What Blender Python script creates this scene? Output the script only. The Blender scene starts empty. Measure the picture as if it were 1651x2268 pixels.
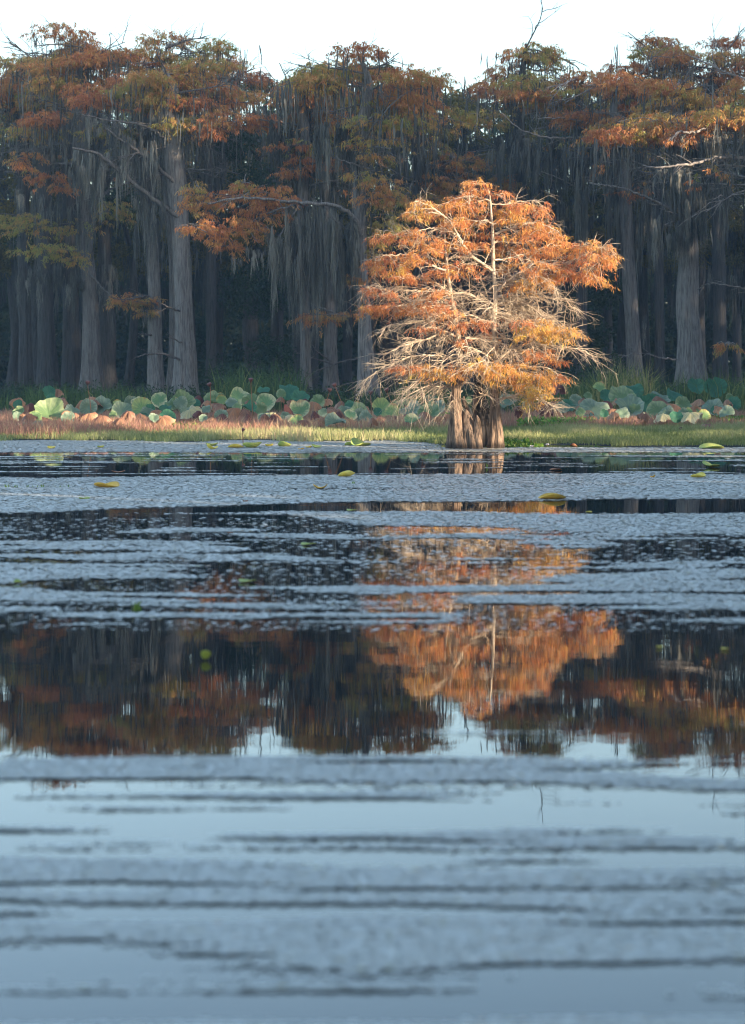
import bpy, math, random
import numpy as np
from mathutils import Vector

# ------------------------------------------------------------ camera, sky, sun, exposure
SC = bpy.context.scene
COL = SC.collection
F, CX, HY, CZ = 5400.0, 825.5, 800.0, 2.17      # focal (px of a 1651 px wide print), principal x, horizon y, eye height

def W(px, py, Y):
    return np.array([(px - CX) / F * Y, Y, CZ - (py - HY) / F * Y])

cam = bpy.data.cameras.new('camera'); cam_o = bpy.data.objects.new('camera', cam); COL.objects.link(cam_o)
cam_o.location = (0, 0, CZ); cam_o.rotation_euler = (math.radians(90), 0, 0)
cam.sensor_fit = 'AUTO'; cam.sensor_width = 36; cam.lens = 36 * F / 2268
cam.shift_y = -334 / 2268
cam.clip_start = 0.1; cam.clip_end = 3000
cam.dof.use_dof = True; cam.dof.focus_distance = 62; cam.dof.aperture_fstop = 2.0
SC.camera = cam_o

AZ, EL = math.radians(53), math.radians(12)      # the sun stands behind the camera, to the right
SUN = np.array([math.sin(AZ) * math.cos(EL), -math.cos(AZ) * math.cos(EL), math.sin(EL)])
sl = bpy.data.lights.new('sun', 'SUN'); sl.energy = 4.6; sl.angle = math.radians(0.5); sl.color = (1.0, 0.83, 0.62)
so = bpy.data.objects.new('sun', sl); COL.objects.link(so)
so.rotation_euler = Vector(SUN).to_track_quat('Z', 'Y').to_euler(); so.location = (0, 0, 60)

world = bpy.data.worlds.new('World'); SC.world = world; world.use_nodes = True
wn = world.node_tree; wn.nodes.clear()
sky = wn.nodes.new('ShaderNodeTexSky'); sky.sky_type = 'NISHITA'; sky.sun_disc = False
sky.sun_elevation = EL; sky.sun_rotation = math.pi - AZ
sky.altitude = 50; sky.air_density = 1.0; sky.dust_density = 1.5; sky.ozone_density = 1.5
bg = wn.nodes.new('ShaderNodeBackground'); bg.inputs[1].default_value = 0.15
wo = wn.nodes.new('ShaderNodeOutputWorld')
wn.links.new(sky.outputs[0], bg.inputs[0]); wn.links.new(bg.outputs[0], wo.inputs[0])
vs = SC.view_settings; vs.view_transform = 'Standard'; vs.look = 'None'; vs.exposure = 1.75; vs.gamma = 1; vs.use_curve_mapping = False
SC.cycles.max_bounces = 6; SC.cycles.transparent_max_bounces = 8
SC.cycles.diffuse_bounces = 3; SC.cycles.glossy_bounces = 3; SC.cycles.transmission_bounces = 3; SC.cycles.volume_bounces = 0
SC.cycles.caustics_reflective = False; SC.cycles.caustics_refractive = False
SC.cycles.use_denoising = True; SC.cycles.pixel_filter_type = 'BLACKMAN_HARRIS'; SC.cycles.filter_width = 1.05

RNG = np.random.default_rng(7)
random.seed(7)

# ------------------------------------------------------------ materials
def mat(name, build):
    m = bpy.data.materials.new(name); m.use_nodes = True
    nt = m.node_tree; nt.nodes.clear()
    out = nt.nodes.new('ShaderNodeOutputMaterial')
    nt.links.new(build(nt), out.inputs['Surface'])
    return m

def N(nt, t, **kw):
    n = nt.nodes.new('ShaderNode' + t)
    for k, v in kw.items():
        if k.startswith('i_'):
            n.inputs[k[2:].replace('_', ' ')].default_value = v
        else: setattr(n, k, v)
    return n

def ramp(nt, fac, stops):
    r = nt.nodes.new('ShaderNodeValToRGB')
    e = r.color_ramp.elements
    while len(e) > 1: e.remove(e[0])
    e[0].position = stops[0][0]; e[0].color = (*stops[0][1], 1)
    for p, c in stops[1:]:
        q = e.new(p); q.color = (*c, 1)
    nt.links.new(fac, r.inputs[0])
    return r.outputs[0]

def leaf_mat(name, stops, translucent=0.3, rough=0.6, spec=.25):
    """colour from the per-leaf attribute 'v' (0..1)"""
    def b(nt):
        a = N(nt, 'Attribute', attribute_name='v')
        c = ramp(nt, a.outputs['Fac'], stops)
        p = N(nt, 'BsdfPrincipled'); p.inputs['Roughness'].default_value = rough
        p.inputs['Specular IOR Level'].default_value = spec
        nt.links.new(c, p.inputs['Base Color'])
        t = N(nt, 'BsdfTranslucent'); nt.links.new(c, t.inputs['Color'])
        mx = N(nt, 'MixShader'); mx.inputs[0].default_value = translucent
        nt.links.new(p.outputs[0], mx.inputs[1]); nt.links.new(t.outputs[0], mx.inputs[2])
        return mx.outputs[0]
    return mat(name, b)

def bark_mat(name, dark, light, scale=(20, 20, 1.5), bump=0.9, patch=None, pale=None):
    def b(nt):
        tc = N(nt, 'TexCoord'); mp = N(nt, 'Mapping'); mp.inputs['Scale'].default_value = scale
        nt.links.new(tc.outputs['Object'], mp.inputs[0])
        n1 = N(nt, 'TexNoise'); n1.inputs['Scale'].default_value = 1; n1.inputs['Detail'].default_value = 6; n1.inputs['Roughness'].default_value = .65
        nt.links.new(mp.outputs[0], n1.inputs['Vector'])
        c = ramp(nt, n1.outputs['Fac'], [(0.40, dark), (0.47, tuple(.55*a+.45*d for a, d in zip(dark, light))), (0.64, light)])
        n2 = N(nt, 'TexNoise'); n2.inputs['Scale'].default_value = 1.1; n2.inputs['Detail'].default_value = 3
        nt.links.new(tc.outputs['Object'], n2.inputs['Vector'])
        mix = N(nt, 'MixRGB'); mix.blend_type = 'MIX'
        f = N(nt, 'Math', operation='MULTIPLY'); f.inputs[1].default_value = .55
        nt.links.new(n2.outputs['Fac'], f.inputs[0]); nt.links.new(f.outputs[0], mix.inputs[0])
        nt.links.new(c, mix.inputs[1]); mix.inputs[2].default_value = (*(patch or tuple(.5 * (a + d) for a, d in zip(dark, light))), 1)
        p = N(nt, 'BsdfPrincipled'); p.inputs['Roughness'].default_value = .9; p.inputs['Specular IOR Level'].default_value = .15
        if pale:            # the upper stems have thin pale bark
            sx = N(nt, 'SeparateXYZ'); nt.links.new(tc.outputs['Object'], sx.inputs[0])
            mr = N(nt, 'MapRange'); mr.inputs['From Min'].default_value = 1.9; mr.inputs['From Max'].default_value = 3.0; mr.inputs['To Max'].default_value = .85
            nt.links.new(sx.outputs[2], mr.inputs['Value'])
            m2 = N(nt, 'MixRGB'); nt.links.new(mr.outputs[0], m2.inputs[0]); nt.links.new(mix.outputs[0], m2.inputs[1]); m2.inputs[2].default_value = (*pale, 1); mix = m2
            wr = N(nt, 'MapRange'); wr.inputs['From Min'].default_value = .08; wr.inputs['From Max'].default_value = .2; wr.inputs['To Min'].default_value = .8; wr.inputs['To Max'].default_value = 0
            nt.links.new(sx.outputs[2], wr.inputs['Value'])          # wet bark at the waterline
            m3 = N(nt, 'MixRGB'); nt.links.new(wr.outputs[0], m3.inputs[0]); nt.links.new(mix.outputs[0], m3.inputs[1]); m3.inputs[2].default_value = (.03, .024, .02, 1); mix = m3
        nt.links.new(mix.outputs[0], p.inputs['Base Color'])
        bp = N(nt, 'Bump'); bp.inputs['Strength'].default_value = bump; bp.inputs['Distance'].default_value = .04
        nt.links.new(n1.outputs['Fac'], bp.inputs['Height']); nt.links.new(bp.outputs[0], p.inputs['Normal'])
        return p.outputs[0]
    return mat(name, b)

def noise_mat(name, a, b_, scale=3.0, rough=.8, detail=4, bump=0):
    def b(nt):
        tc = N(nt, 'TexCoord'); n1 = N(nt, 'TexNoise'); n1.inputs['Scale'].default_value = scale; n1.inputs['Detail'].default_value = detail
        nt.links.new(tc.outputs['Object'], n1.inputs['Vector'])
        c = ramp(nt, n1.outputs['Fac'], [(.35, a), (.65, b_)])
        p = N(nt, 'BsdfPrincipled'); p.inputs['Roughness'].default_value = rough; p.inputs['Specular IOR Level'].default_value = .25
        nt.links.new(c, p.inputs['Base Color'])
        if bump:
            bp = N(nt, 'Bump'); bp.inputs['Strength'].default_value = bump
            nt.links.new(n1.outputs['Fac'], bp.inputs['Height']); nt.links.new(bp.outputs[0], p.inputs['Normal'])
        return p.outputs[0]
    return mat(name, b)

M = {}
M['rust'] = leaf_mat('rust_needles', [(0, (.52, .17, .08)), (.25, (.66, .28, .10)), (.5, (.70, .36, .10)), (.75, (.72, .46, .10)), (1, (.58, .48, .12))], .35)
M['forest_rust'] = leaf_mat('dull_rust_needles', [(0, (.42, .15, .07)), (.4, (.62, .26, .10)), (.7, (.60, .35, .11)), (1, (.38, .36, .10))], .35)
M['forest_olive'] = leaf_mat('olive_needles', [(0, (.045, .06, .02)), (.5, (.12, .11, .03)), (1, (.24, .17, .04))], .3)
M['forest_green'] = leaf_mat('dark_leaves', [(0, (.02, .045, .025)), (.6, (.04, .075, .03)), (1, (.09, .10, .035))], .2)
M['moss'] = leaf_mat('grey_moss', [(0, (.05, .053, .05)), (.5, (.13, .128, .115)), (1, (.32, .30, .25))], .25)
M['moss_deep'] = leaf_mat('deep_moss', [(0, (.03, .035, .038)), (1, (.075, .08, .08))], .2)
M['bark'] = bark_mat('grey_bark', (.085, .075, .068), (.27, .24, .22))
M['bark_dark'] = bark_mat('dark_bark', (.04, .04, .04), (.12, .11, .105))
M['bark_pale'] = bark_mat('pale_bark', (.09, .08, .075), (.33, .30, .275))
M['bark_sun'] = bark_mat('weathered_bark', (.04, .028, .022), (.38, .265, .185), (22, 22, 2.0), 1.0, pale=(.60, .49, .36))
M['bark_hollow'] = bark_mat('hollow_dark_bark', (.02, .018, .017), (.07, .06, .055), (18, 18, 2.2), .8)  # near-black bark for the hollow middle stem
M['twig'] = noise_mat('bare_twig', (.34, .26, .18), (.66, .53, .39), 6)
M['twig_grey'] = noise_mat('grey_twig', (.20, .17, .15), (.36, .31, .27), 6)
M['soil'] = noise_mat('dark_soil', (.015, .018, .014), (.04, .042, .03), .8, .95)
M['grass'] = leaf_mat('yellow_green_grass', [(0, (.20, .25, .08)), (.4, (.36, .38, .15)), (.75, (.48, .45, .22)), (1, (.52, .38, .24))], .35)
M['redweed'] = leaf_mat('red_smartweed', [(0, (.22, .24, .09)), (.25, (.38, .20, .13)), (.7, (.52, .27, .20)), (1, (.60, .46, .26))], .35)
M['reed'] = leaf_mat('reed_leaves', [(0, (.04, .09, .035)), (.5, (.12, .18, .06)), (.8, (.30, .30, .10)), (1, (.44, .36, .16))], .3)
M['herb'] = leaf_mat('bright_herb', [(0, (.08, .20, .03)), (.6, (.18, .34, .05)), (1, (.34, .42, .09))], .3, .45)
M['duckweed'] = leaf_mat('duckweed_painted_sheen', [(0, (.50, .49, .41)), (.5, (.68, .66, .57)), (.97, (.78, .76, .68)), (.985, (.45, .22, .05)), (1, (.50, .45, .10))], .05, .36, .7)  # real duckweed is green; the pale tones paint in the sky's reflection

def water_mat():
    def b(nt):
        tc = N(nt, 'TexCoord')
        mp = N(nt, 'Mapping'); mp.inputs['Scale'].default_value = (.6, 2.2, 1)
        nt.links.new(tc.outputs['Object'], mp.inputs[0])
        n1 = N(nt, 'TexNoise'); n1.inputs['Scale'].default_value = 1.6; n1.inputs['Detail'].default_value = 3
        nt.links.new(mp.outputs[0], n1.inputs['Vector'])
        bp = N(nt, 'Bump'); bp.inputs['Strength'].default_value = .025; bp.inputs['Distance'].default_value = .02
        nt.links.new(n1.outputs['Fac'], bp.inputs['Height'])
        p = N(nt, 'BsdfPrincipled'); p.inputs['Base Color'].default_value = (.008, .013, .016, 1)
        p.inputs['Roughness'].default_value = 0.0; p.inputs['IOR'].default_value = 1.333
        p.inputs['Specular IOR Level'].default_value = .5
        nt.links.new(bp.outputs[0], p.inputs['Normal'])
        return p.outputs[0]
    return mat('dark_water', b)
M['water'] = water_mat()

def lotus_mat(name, centre, rim, edge, veins=.75):
    def b(nt):
        tc = N(nt, 'TexCoord')
        sx = N(nt, 'SeparateXYZ'); nt.links.new(tc.outputs['Object'], sx.inputs[0])
        a = N(nt, 'Math', operation='ARCTAN2'); nt.links.new(sx.outputs[1], a.inputs[0]); nt.links.new(sx.outputs[0], a.inputs[1])
        m = N(nt, 'Math', operation='MULTIPLY'); m.inputs[1].default_value = 15; nt.links.new(a.outputs[0], m.inputs[0])
        s = N(nt, 'Math', operation='SINE'); nt.links.new(m.outputs[0], s.inputs[0])
        pw = N(nt, 'Math', operation='GREATER_THAN'); pw.inputs[1].default_value = .6; nt.links.new(s.outputs[0], pw.inputs[0])
        at = N(nt, 'Attribute', attribute_name='v')
        n1 = N(nt, 'TexNoise'); n1.inputs['Scale'].default_value = 5; n1.inputs['Detail'].default_value = 4
        nt.links.new(tc.outputs['Object'], n1.inputs['Vector'])
        add = N(nt, 'Math', operation='MULTIPLY_ADD'); add.inputs[1].default_value = 1.8; add.inputs[2].default_value = -.9
        nt.links.new(n1.outputs['Fac'], add.inputs[0])
        ad = N(nt, 'Math', operation='ADD'); nt.links.new(at.outputs['Fac'], ad.inputs[0]); nt.links.new(add.outputs[0], ad.inputs[1])
        c = ramp(nt, ad.outputs[0], [(.25, centre), (.75, rim), (.97, rim), (1.0, edge)])
        mx = N(nt, 'MixRGB'); mx.blend_type = 'MULTIPLY'; f = N(nt, 'Math', operation='MULTIPLY'); f.inputs[1].default_value = veins
        nt.links.new(pw.outputs[0], f.inputs[0]); nt.links.new(f.outputs[0], mx.inputs[0])
        nt.links.new(c, mx.inputs[1]); mx.inputs[2].default_value = (1.35, 1.3, 1.15, 1)
        p = N(nt, 'BsdfPrincipled'); p.inputs['Roughness'].default_value = .55; p.inputs['Specular IOR Level'].default_value = .3
        nt.links.new(mx.outputs[0], p.inputs['Base Color'])
        t = N(nt, 'BsdfTranslucent'); nt.links.new(mx.outputs[0], t.inputs['Color'])
        ms = N(nt, 'MixShader'); ms.inputs[0].default_value = .25
        nt.links.new(p.outputs[0], ms.inputs[1]); nt.links.new(t.outputs[0], ms.inputs[2])
        return ms.outputs[0]
    return mat(name, b)
LM = {
 'g': lotus_mat('green_blade', (.14, .22, .10), (.29, .35, .19), (.42, .30, .12)),
 'b': lotus_mat('blue_green_blade', (.15, .22, .15), (.30, .36, .26), (.46, .38, .22)),
 'k': lotus_mat('dark_green_blade', (.045, .15, .09), (.07, .20, .11), (.12, .18, .08)),
 'y': lotus_mat('yellow_green_blade', (.20, .32, .13), (.38, .42, .16), (.48, .30, .12)),
 'p': lotus_mat('cream_rimmed_blade', (.17, .30, .15), (.62, .58, .34), (.60, .44, .24)),
 'c': lotus_mat('cream_blade', (.50, .46, .26), (.66, .57, .36), (.50, .30, .16)),
 'r': lotus_mat('rust_blade', (.27, .14, .09), (.46, .28, .19), (.24, .13, .09)),
 'o': lotus_mat('orange_blade', (.40, .21, .12), (.50, .31, .19), (.28, .14, .09)),
 'd': lotus_mat('purple_brown_blade', (.15, .06, .055), (.24, .11, .10), (.30, .15, .09)),
}
M['stalk'] = noise_mat('lotus_stalk', (.16, .17, .06), (.30, .22, .10), 8)
M['stalk_brown'] = noise_mat('dry_stalk', (.24, .12, .06), (.38, .20, .11), 8)
M['pad_yellow'] = noise_mat('yellow_pad', (.78, .58, .08), (.86, .70, .16), 8, .5)
M['pad_orange'] = noise_mat('orange_pad', (.80, .42, .05), (.86, .55, .10), 8, .5)
M['pad_green'] = noise_mat('green_pad', (.30, .42, .10), (.62, .62, .16), 6, .5)
M['pad_lime'] = noise_mat('lime_leaf', (.42, .44, .05), (.56, .56, .10), 8, .5)
M['pad_brown'] = noise_mat('brown_pad', (.25, .10, .05), (.42, .20, .10), 8, .7)
M['petal'] = noise_mat('pale_petal', (.70, .64, .72), (.80, .76, .82), 8, .5)

# ------------------------------------------------------------ mesh helpers
class MB:
    def __init__(s): s.v = []; s.f = []; s.a = []; s.n = 0
    def add(s, verts, faces, att=0.5):
        verts = np.asarray(verts, float).reshape(-1, 3); faces = np.asarray(faces, int)
        if len(faces) == 0: return
        s.v.append(verts); s.f.append(faces + s.n)
        s.a.append(np.broadcast_to(np.asarray(att, float), (len(verts),)) if np.ndim(att) <= 1 else att)
        s.n += len(verts)
    def tube(s, pts, rad, k=6, att=.5, flute=None, cap=True):
        pts = np.asarray(pts, float); rad = np.asarray(rad, float); n = len(pts)
        t = np.gradient(pts, axis=0); t /= np.linalg.norm(t, axis=1)[:, None] + 1e-9
        ref = np.array([0., 0, 1]) if abs(t[:, 2]).mean() < .8 else np.array([0., 1, 0])
        u = np.cross(t, ref); u /= np.linalg.norm(u, axis=1)[:, None] + 1e-9
        w = np.cross(t, u)
        a = np.linspace(0, 2 * np.pi, k, endpoint=False)
        R = rad[:, None] * (np.ones((n, k)) if flute is None else flute(np.linspace(0, 1, n)[:, None], a[None, :]))
        P = pts[:, None] + R[..., None] * (np.cos(a)[None, :, None] * u[:, None] + np.sin(a)[None, :, None] * w[:, None])
        i = np.arange(n - 1)[:, None] * k; j = np.arange(k)[None]; j2 = (j + 1) % k
        q = np.stack([i + j, i + j2, i + k + j2, i + k + j], -1).reshape(-1, 4)
        s.add(P.reshape(-1, 3), q, att)
    def build(s, name, m, parent=None, smooth=True, kind=None):
        me = bpy.data.meshes.new(name)
        v = np.concatenate(s.v); a = np.concatenate(s.a)
        org = np.array(parent.matrix_basis.translation) if parent is not None else np.zeros(3)
        g = parent
        while g is not None and g.parent is not None:
            g = g.parent; org = org + np.array(g.matrix_basis.translation)
        v = v - org
        tot = np.concatenate([np.full(len(f), f.shape[1]) for f in s.f]); li = np.concatenate([f.ravel() for f in s.f])
        me.vertices.add(len(v)); me.vertices.foreach_set('co', v.astype(np.float32).ravel())
        me.loops.add(len(li)); me.loops.foreach_set('vertex_index', li.astype(np.int32))
        me.polygons.add(len(tot)); st = np.concatenate([[0], np.cumsum(tot)[:-1]])
        me.polygons.foreach_set('loop_start', st.astype(np.int32)); me.polygons.foreach_set('loop_total', tot.astype(np.int32))
        me.polygons.foreach_set('use_smooth', np.full(len(tot), smooth))
        at = me.attributes.new('v', 'FLOAT', 'POINT'); at.data.foreach_set('value', a.astype(np.float32))
        me.update(calc_edges=True); me.materials.append(m)
        o = bpy.data.objects.new(name, me); COL.objects.link(o)
        if parent is not None: o.parent = parent
        if kind or (parent is not None and name in ('foliage', 'hanging_moss', 'twigs', 'branchlets', 'leaves')): o['kind'] = 'stuff'
        return o

def tag(o, label=None, cat=None, group=None, kind=None):
    if label: o['label'] = label
    if cat: o['category'] = cat
    if group: o['group'] = group
    if kind: o['kind'] = kind
    return o

def empty(name, loc, label=None, cat=None, group=None):
    o = bpy.data.objects.new(name, None); COL.objects.link(o); o.location = [float(q) for q in loc]
    o.empty_display_size = .2
    return tag(o, label, cat, group)

def interp(pts, n):
    """smooth resample of a polyline given as rows of numbers"""
    p = np.asarray(pts, float)
    d = np.r_[0, np.cumsum(np.linalg.norm(np.diff(p[:, :3], axis=0), axis=1))]
    t = np.linspace(0, d[-1], n)
    m = np.gradient(p, d, axis=0)
    i = np.clip(np.searchsorted(d, t) - 1, 0, len(d) - 2); h = (d[i + 1] - d[i])[:, None]; x = ((t - d[i])[:, None]) / h
    return ((2*x**3 - 3*x**2 + 1) * p[i] + (x**3 - 2*x**2 + x) * h * m[i] + (-2*x**3 + 3*x**2) * p[i+1] + (x**3 - x**2) * h * m[i+1])

def vnoise(x, y, seed=0):
    """value noise, vectorised"""
    xi = np.floor(x).astype(int); yi = np.floor(y).astype(int); fx = x - xi; fy = y - yi
    fx = fx*fx*(3-2*fx); fy = fy*fy*(3-2*fy)
    def h(a, b):
        q = (a * 374761393 + b * 668265263 + seed * 974634777) & 0xffffffff
        q = ((q ^ (q >> 13)) * 1274126177) & 0xffffffff
        return ((q ^ (q >> 16)) & 0xffff) / 65535.
    return (h(xi, yi)*(1-fx) + h(xi+1, yi)*fx)*(1-fy) + (h(xi, yi+1)*(1-fx) + h(xi+1, yi+1)*fx)*fy

def fbm(x, y, seed=0, o=3):
    s = 0; a = .5; t = 0
    for k in range(o):
        s = s + a * vnoise(x * 2**k, y * 2**k, seed + k); t += a; a *= .5
    return s / t

def blades(mb, base, h, w, lean, att, curve=.25, rng=RNG):
    """grass-like blades: base (n,3), height, width, lean (n) ; each 2 segments"""
    n = len(base); th = rng.uniform(0, 2*np.pi, n); ph = rng.uniform(0, 2*np.pi, n)
    d = np.stack([np.cos(th), np.sin(th), 0*th], 1); s = np.stack([np.cos(ph), np.sin(ph)*.5, 0*ph], 1) * (w/2)[:, None]
    up = np.array([0, 0, 1.])
    mid = base + up * (h * .55)[:, None] + d * (lean * h * .3)[:, None]
    tip = base + up * (h * (1 - curve * lean))[:, None] + d * (lean * h)[:, None]
    V = np.stack([base - s, base + s, mid + s * .8, mid - s * .8, tip], 1)
    i = np.arange(n)[:, None] * 5
    mb.add(V.reshape(-1, 3), np.concatenate([i, i+1, i+2, i+3], 1), np.repeat(att, 5))
    # tips as triangles share the same vertices
    mb.f.append(np.concatenate([i+3, i+2, i+4], 1) + mb.n - n*5)

def leaflets(mb, c, L, w, dirs, att, rng=RNG):
    """narrow kite-shaped leaflets starting at c, running along dirs"""
    n = len(c); L = np.broadcast_to(L, (n,)); w = np.broadcast_to(w, (n,))
    d = dirs / (np.linalg.norm(dirs, axis=1)[:, None] + 1e-9)
    r = rng.normal(size=(n, 3)); s = np.cross(d, r); s /= np.linalg.norm(s, axis=1)[:, None] + 1e-9
    a = c; m = c + d * (L*.45)[:, None]; t = c + d * L[:, None] + rng.normal(size=(n, 3)) * (L*.08)[:, None]
    V = np.stack([a, m + s*(w/2)[:, None], t, m - s*(w/2)[:, None]], 1)
    i = np.arange(n)[:, None] * 4
    mb.add(V.reshape(-1, 3), np.concatenate([i, i+1, i+2, i+3], 1), np.repeat(att, 4))

def moss_strands(mb, tops, L, w, att, segs=5, rng=RNG):
    """hanging ribbons: tops (n,3), length, width"""
    n = len(tops); L = np.broadcast_to(L, (n,)); w = np.broadcast_to(w, (n,))
    ph = rng.uniform(0, 2*np.pi, n); side = np.stack([np.cos(ph), np.sin(ph), 0*ph], 1)
    k = segs + 1; t = np.linspace(0, 1, k)
    prof = np.array([.5, 1, .9, .75, .5, .12])[:k] if segs == 5 else np.interp(t, [0, .2, .7, 1], [.5, 1, .8, .1])
    wob = rng.normal(size=(n, k, 2)).cumsum(1) * .028 * np.minimum(L, 1.5)[:, None, None]
    wob -= wob[:, :1]
    C = tops[:, None] + np.stack([wob[..., 0], wob[..., 1], -t[None] * L[:, None]], -1)
    wr = (w[:, None] * prof[None] * rng.uniform(.6, 1.3, (n, k)))[..., None] * .5
    A = C - side[:, None] * wr; B = C + side[:, None] * wr
    V = np.stack([A, B], 2).reshape(n, k*2, 3)
    i = (np.arange(n)[:, None, None] * k*2 + np.arange(segs)[None, :, None] * 2)
    q = i + np.array([0, 1, 3, 2])[None, None]
    mb.add(V.reshape(-1, 3), q.reshape(-1, 4), np.repeat(att, k*2))

def grow(mb, p, d, L, r, rng, depth=2, droop=.25, fan=.6, kids=5, ends=None, sides=4):
    """a wandering, tapering branch with side twigs"""
    n = 5 if depth else 4
    pts = [p]; d = d / np.linalg.norm(d)
    for i in range(n - 1):
        d = d + rng.normal(size=3) * .16 + np.array([0, 0, -droop * .25]); d /= np.linalg.norm(d)
        pts.append(pts[-1] + d * L / (n - 1))
    pts = np.array(pts); mb.tube(pts, np.linspace(r, r * .4, n), sides if depth else 3, rng.uniform(0, 1))
    if ends is not None: ends.append(pts[-1])
    if depth:
        for _ in range(kids):
            u = rng.uniform(.2, .95); q = pts[int(u * (n-1))] * (1 - (u*(n-1)) % 1) + pts[min(n-1, int(u*(n-1)) + 1)] * ((u*(n-1)) % 1)
            dd = d * .9 + rng.normal(size=3) * fan * np.array([1, 1, .6])
            grow(mb, q, dd, L * rng.uniform(.35, .6), r * .5, rng, depth - 1, droop, fan, max(2, kids - 2), ends, sides)

# ------------------------------------------------------------ ground and water
def grid(name, xs, ys, zf, m, **kw):
    X, Y = np.meshgrid(xs, ys); Z = zf(X, Y); mb = MB()
    nx, ny = len(xs), len(ys); i = (np.arange(ny-1)[:, None]*nx + np.arange(nx-1)[None]).ravel()
    mb.add(np.stack([X, Y, Z], -1).reshape(-1, 3), np.stack([i, i+1, i+1+nx, i+nx], 1))
    o = mb.build(name, m); tag(o, kind='structure'); return o

def shore(x):     # the Y of the waterline
    return 62.2 + 4.0 / (1 + np.exp((np.asarray(x) - 1.7) * 3)) + 1.9 * (fbm(np.asarray(x) * .6 + 9, np.zeros_like(x), 3) - .5) * 2

def ground_z(X, Y):
    s = shore(X)
    t = Y - s
    inner = np.where(t < 0, np.clip(t * .25, -1.2, 0) - .02, .015 + np.clip(t, 0, 12) * .006 + np.clip(t - 15, 0, 60) * .004)
    return inner + (fbm(X * .8, Y * .8, 11) - .5) * .03 * (t > 1)
ys = np.concatenate([np.linspace(-60, 58, 20), np.linspace(58.5, 100, 110), np.linspace(102, 260, 50), np.array([350, 500])])
xs = np.concatenate([np.array([-155, -120, -90, -60]), np.linspace(-40, 40, 130), np.array([60, 90, 120, 155])])
grid('ground', xs, ys, ground_z, M['soil'])
w_ = MB(); w_.add([[-155, -85, 0], [155, -85, 0], [155, 72, 0], [-155, 72, 0]], [[0, 1, 2, 3]])
tag(w_.build('water', M['water'], smooth=False), kind='structure')

# ------------------------------------------------------------ floating duckweed film
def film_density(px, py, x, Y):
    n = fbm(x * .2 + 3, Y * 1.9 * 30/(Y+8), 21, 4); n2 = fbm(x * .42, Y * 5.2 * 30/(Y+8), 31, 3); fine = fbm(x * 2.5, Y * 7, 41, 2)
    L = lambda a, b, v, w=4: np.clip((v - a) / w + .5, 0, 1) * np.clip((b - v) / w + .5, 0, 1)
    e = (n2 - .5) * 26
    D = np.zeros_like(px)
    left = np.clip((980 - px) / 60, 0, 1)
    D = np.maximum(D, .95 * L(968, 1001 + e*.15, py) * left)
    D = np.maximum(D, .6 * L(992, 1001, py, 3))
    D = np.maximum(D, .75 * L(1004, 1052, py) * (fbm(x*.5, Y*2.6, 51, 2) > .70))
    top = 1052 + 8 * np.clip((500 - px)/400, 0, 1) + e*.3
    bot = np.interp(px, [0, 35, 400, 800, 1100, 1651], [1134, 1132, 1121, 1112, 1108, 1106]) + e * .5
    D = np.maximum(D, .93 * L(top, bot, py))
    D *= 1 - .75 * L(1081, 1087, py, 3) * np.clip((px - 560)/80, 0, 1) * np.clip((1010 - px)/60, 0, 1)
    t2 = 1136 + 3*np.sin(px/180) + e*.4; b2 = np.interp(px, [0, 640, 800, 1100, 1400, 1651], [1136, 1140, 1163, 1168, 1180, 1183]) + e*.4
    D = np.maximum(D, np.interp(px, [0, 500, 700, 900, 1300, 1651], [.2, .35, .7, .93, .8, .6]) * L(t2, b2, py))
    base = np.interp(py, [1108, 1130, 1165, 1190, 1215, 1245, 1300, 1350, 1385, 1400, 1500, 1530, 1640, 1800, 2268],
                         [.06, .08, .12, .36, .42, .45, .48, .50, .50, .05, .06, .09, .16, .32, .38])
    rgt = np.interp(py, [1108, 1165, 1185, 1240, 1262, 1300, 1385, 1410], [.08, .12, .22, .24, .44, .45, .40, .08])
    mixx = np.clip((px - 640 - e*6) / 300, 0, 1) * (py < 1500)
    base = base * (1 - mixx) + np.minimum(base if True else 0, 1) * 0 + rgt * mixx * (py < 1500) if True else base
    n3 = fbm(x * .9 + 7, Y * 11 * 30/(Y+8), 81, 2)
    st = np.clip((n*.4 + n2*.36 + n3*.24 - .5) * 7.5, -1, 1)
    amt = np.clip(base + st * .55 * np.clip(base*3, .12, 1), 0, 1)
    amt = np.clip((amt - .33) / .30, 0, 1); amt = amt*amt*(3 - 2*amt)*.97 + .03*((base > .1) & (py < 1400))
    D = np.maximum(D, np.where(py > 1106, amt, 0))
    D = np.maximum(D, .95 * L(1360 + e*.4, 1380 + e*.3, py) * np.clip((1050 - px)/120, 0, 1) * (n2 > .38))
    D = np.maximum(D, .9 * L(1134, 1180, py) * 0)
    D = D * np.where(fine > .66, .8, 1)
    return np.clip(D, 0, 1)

rows = []
total = 0
ystep = np.exp(np.linspace(math.log(7.3), math.log(68), 60))
for a, b in zip(ystep[:-1], ystep[1:]):
    wd = .168 * b + 1.6
    size = .016 if b < 16 else (.022 if b < 25 else (.028 if b < 36 else .034))
    n = int((b - a) * 2 * wd / (size * size * 1.7) * (4.0 if b < 16 else 2.6))
    x = RNG.uniform(-wd, wd, n); Y = RNG.uniform(a, b, n)
    px = CX + x * F / Y; py = HY + CZ * F / Y
    k = (RNG.uniform(0, 1, n) < film_density(px, py, x, Y)) & (Y < shore(x) + .6)
    x, Y = x[k], Y[k]; n = len(x)
    rows.append(np.stack([x, Y, RNG.uniform(.001, .004, n), np.full(n, size)], 1))
Rr = np.concatenate(rows); n = len(Rr)
mb = MB()
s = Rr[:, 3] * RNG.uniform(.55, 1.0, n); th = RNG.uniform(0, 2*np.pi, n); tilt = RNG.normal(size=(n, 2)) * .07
q = []
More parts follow.
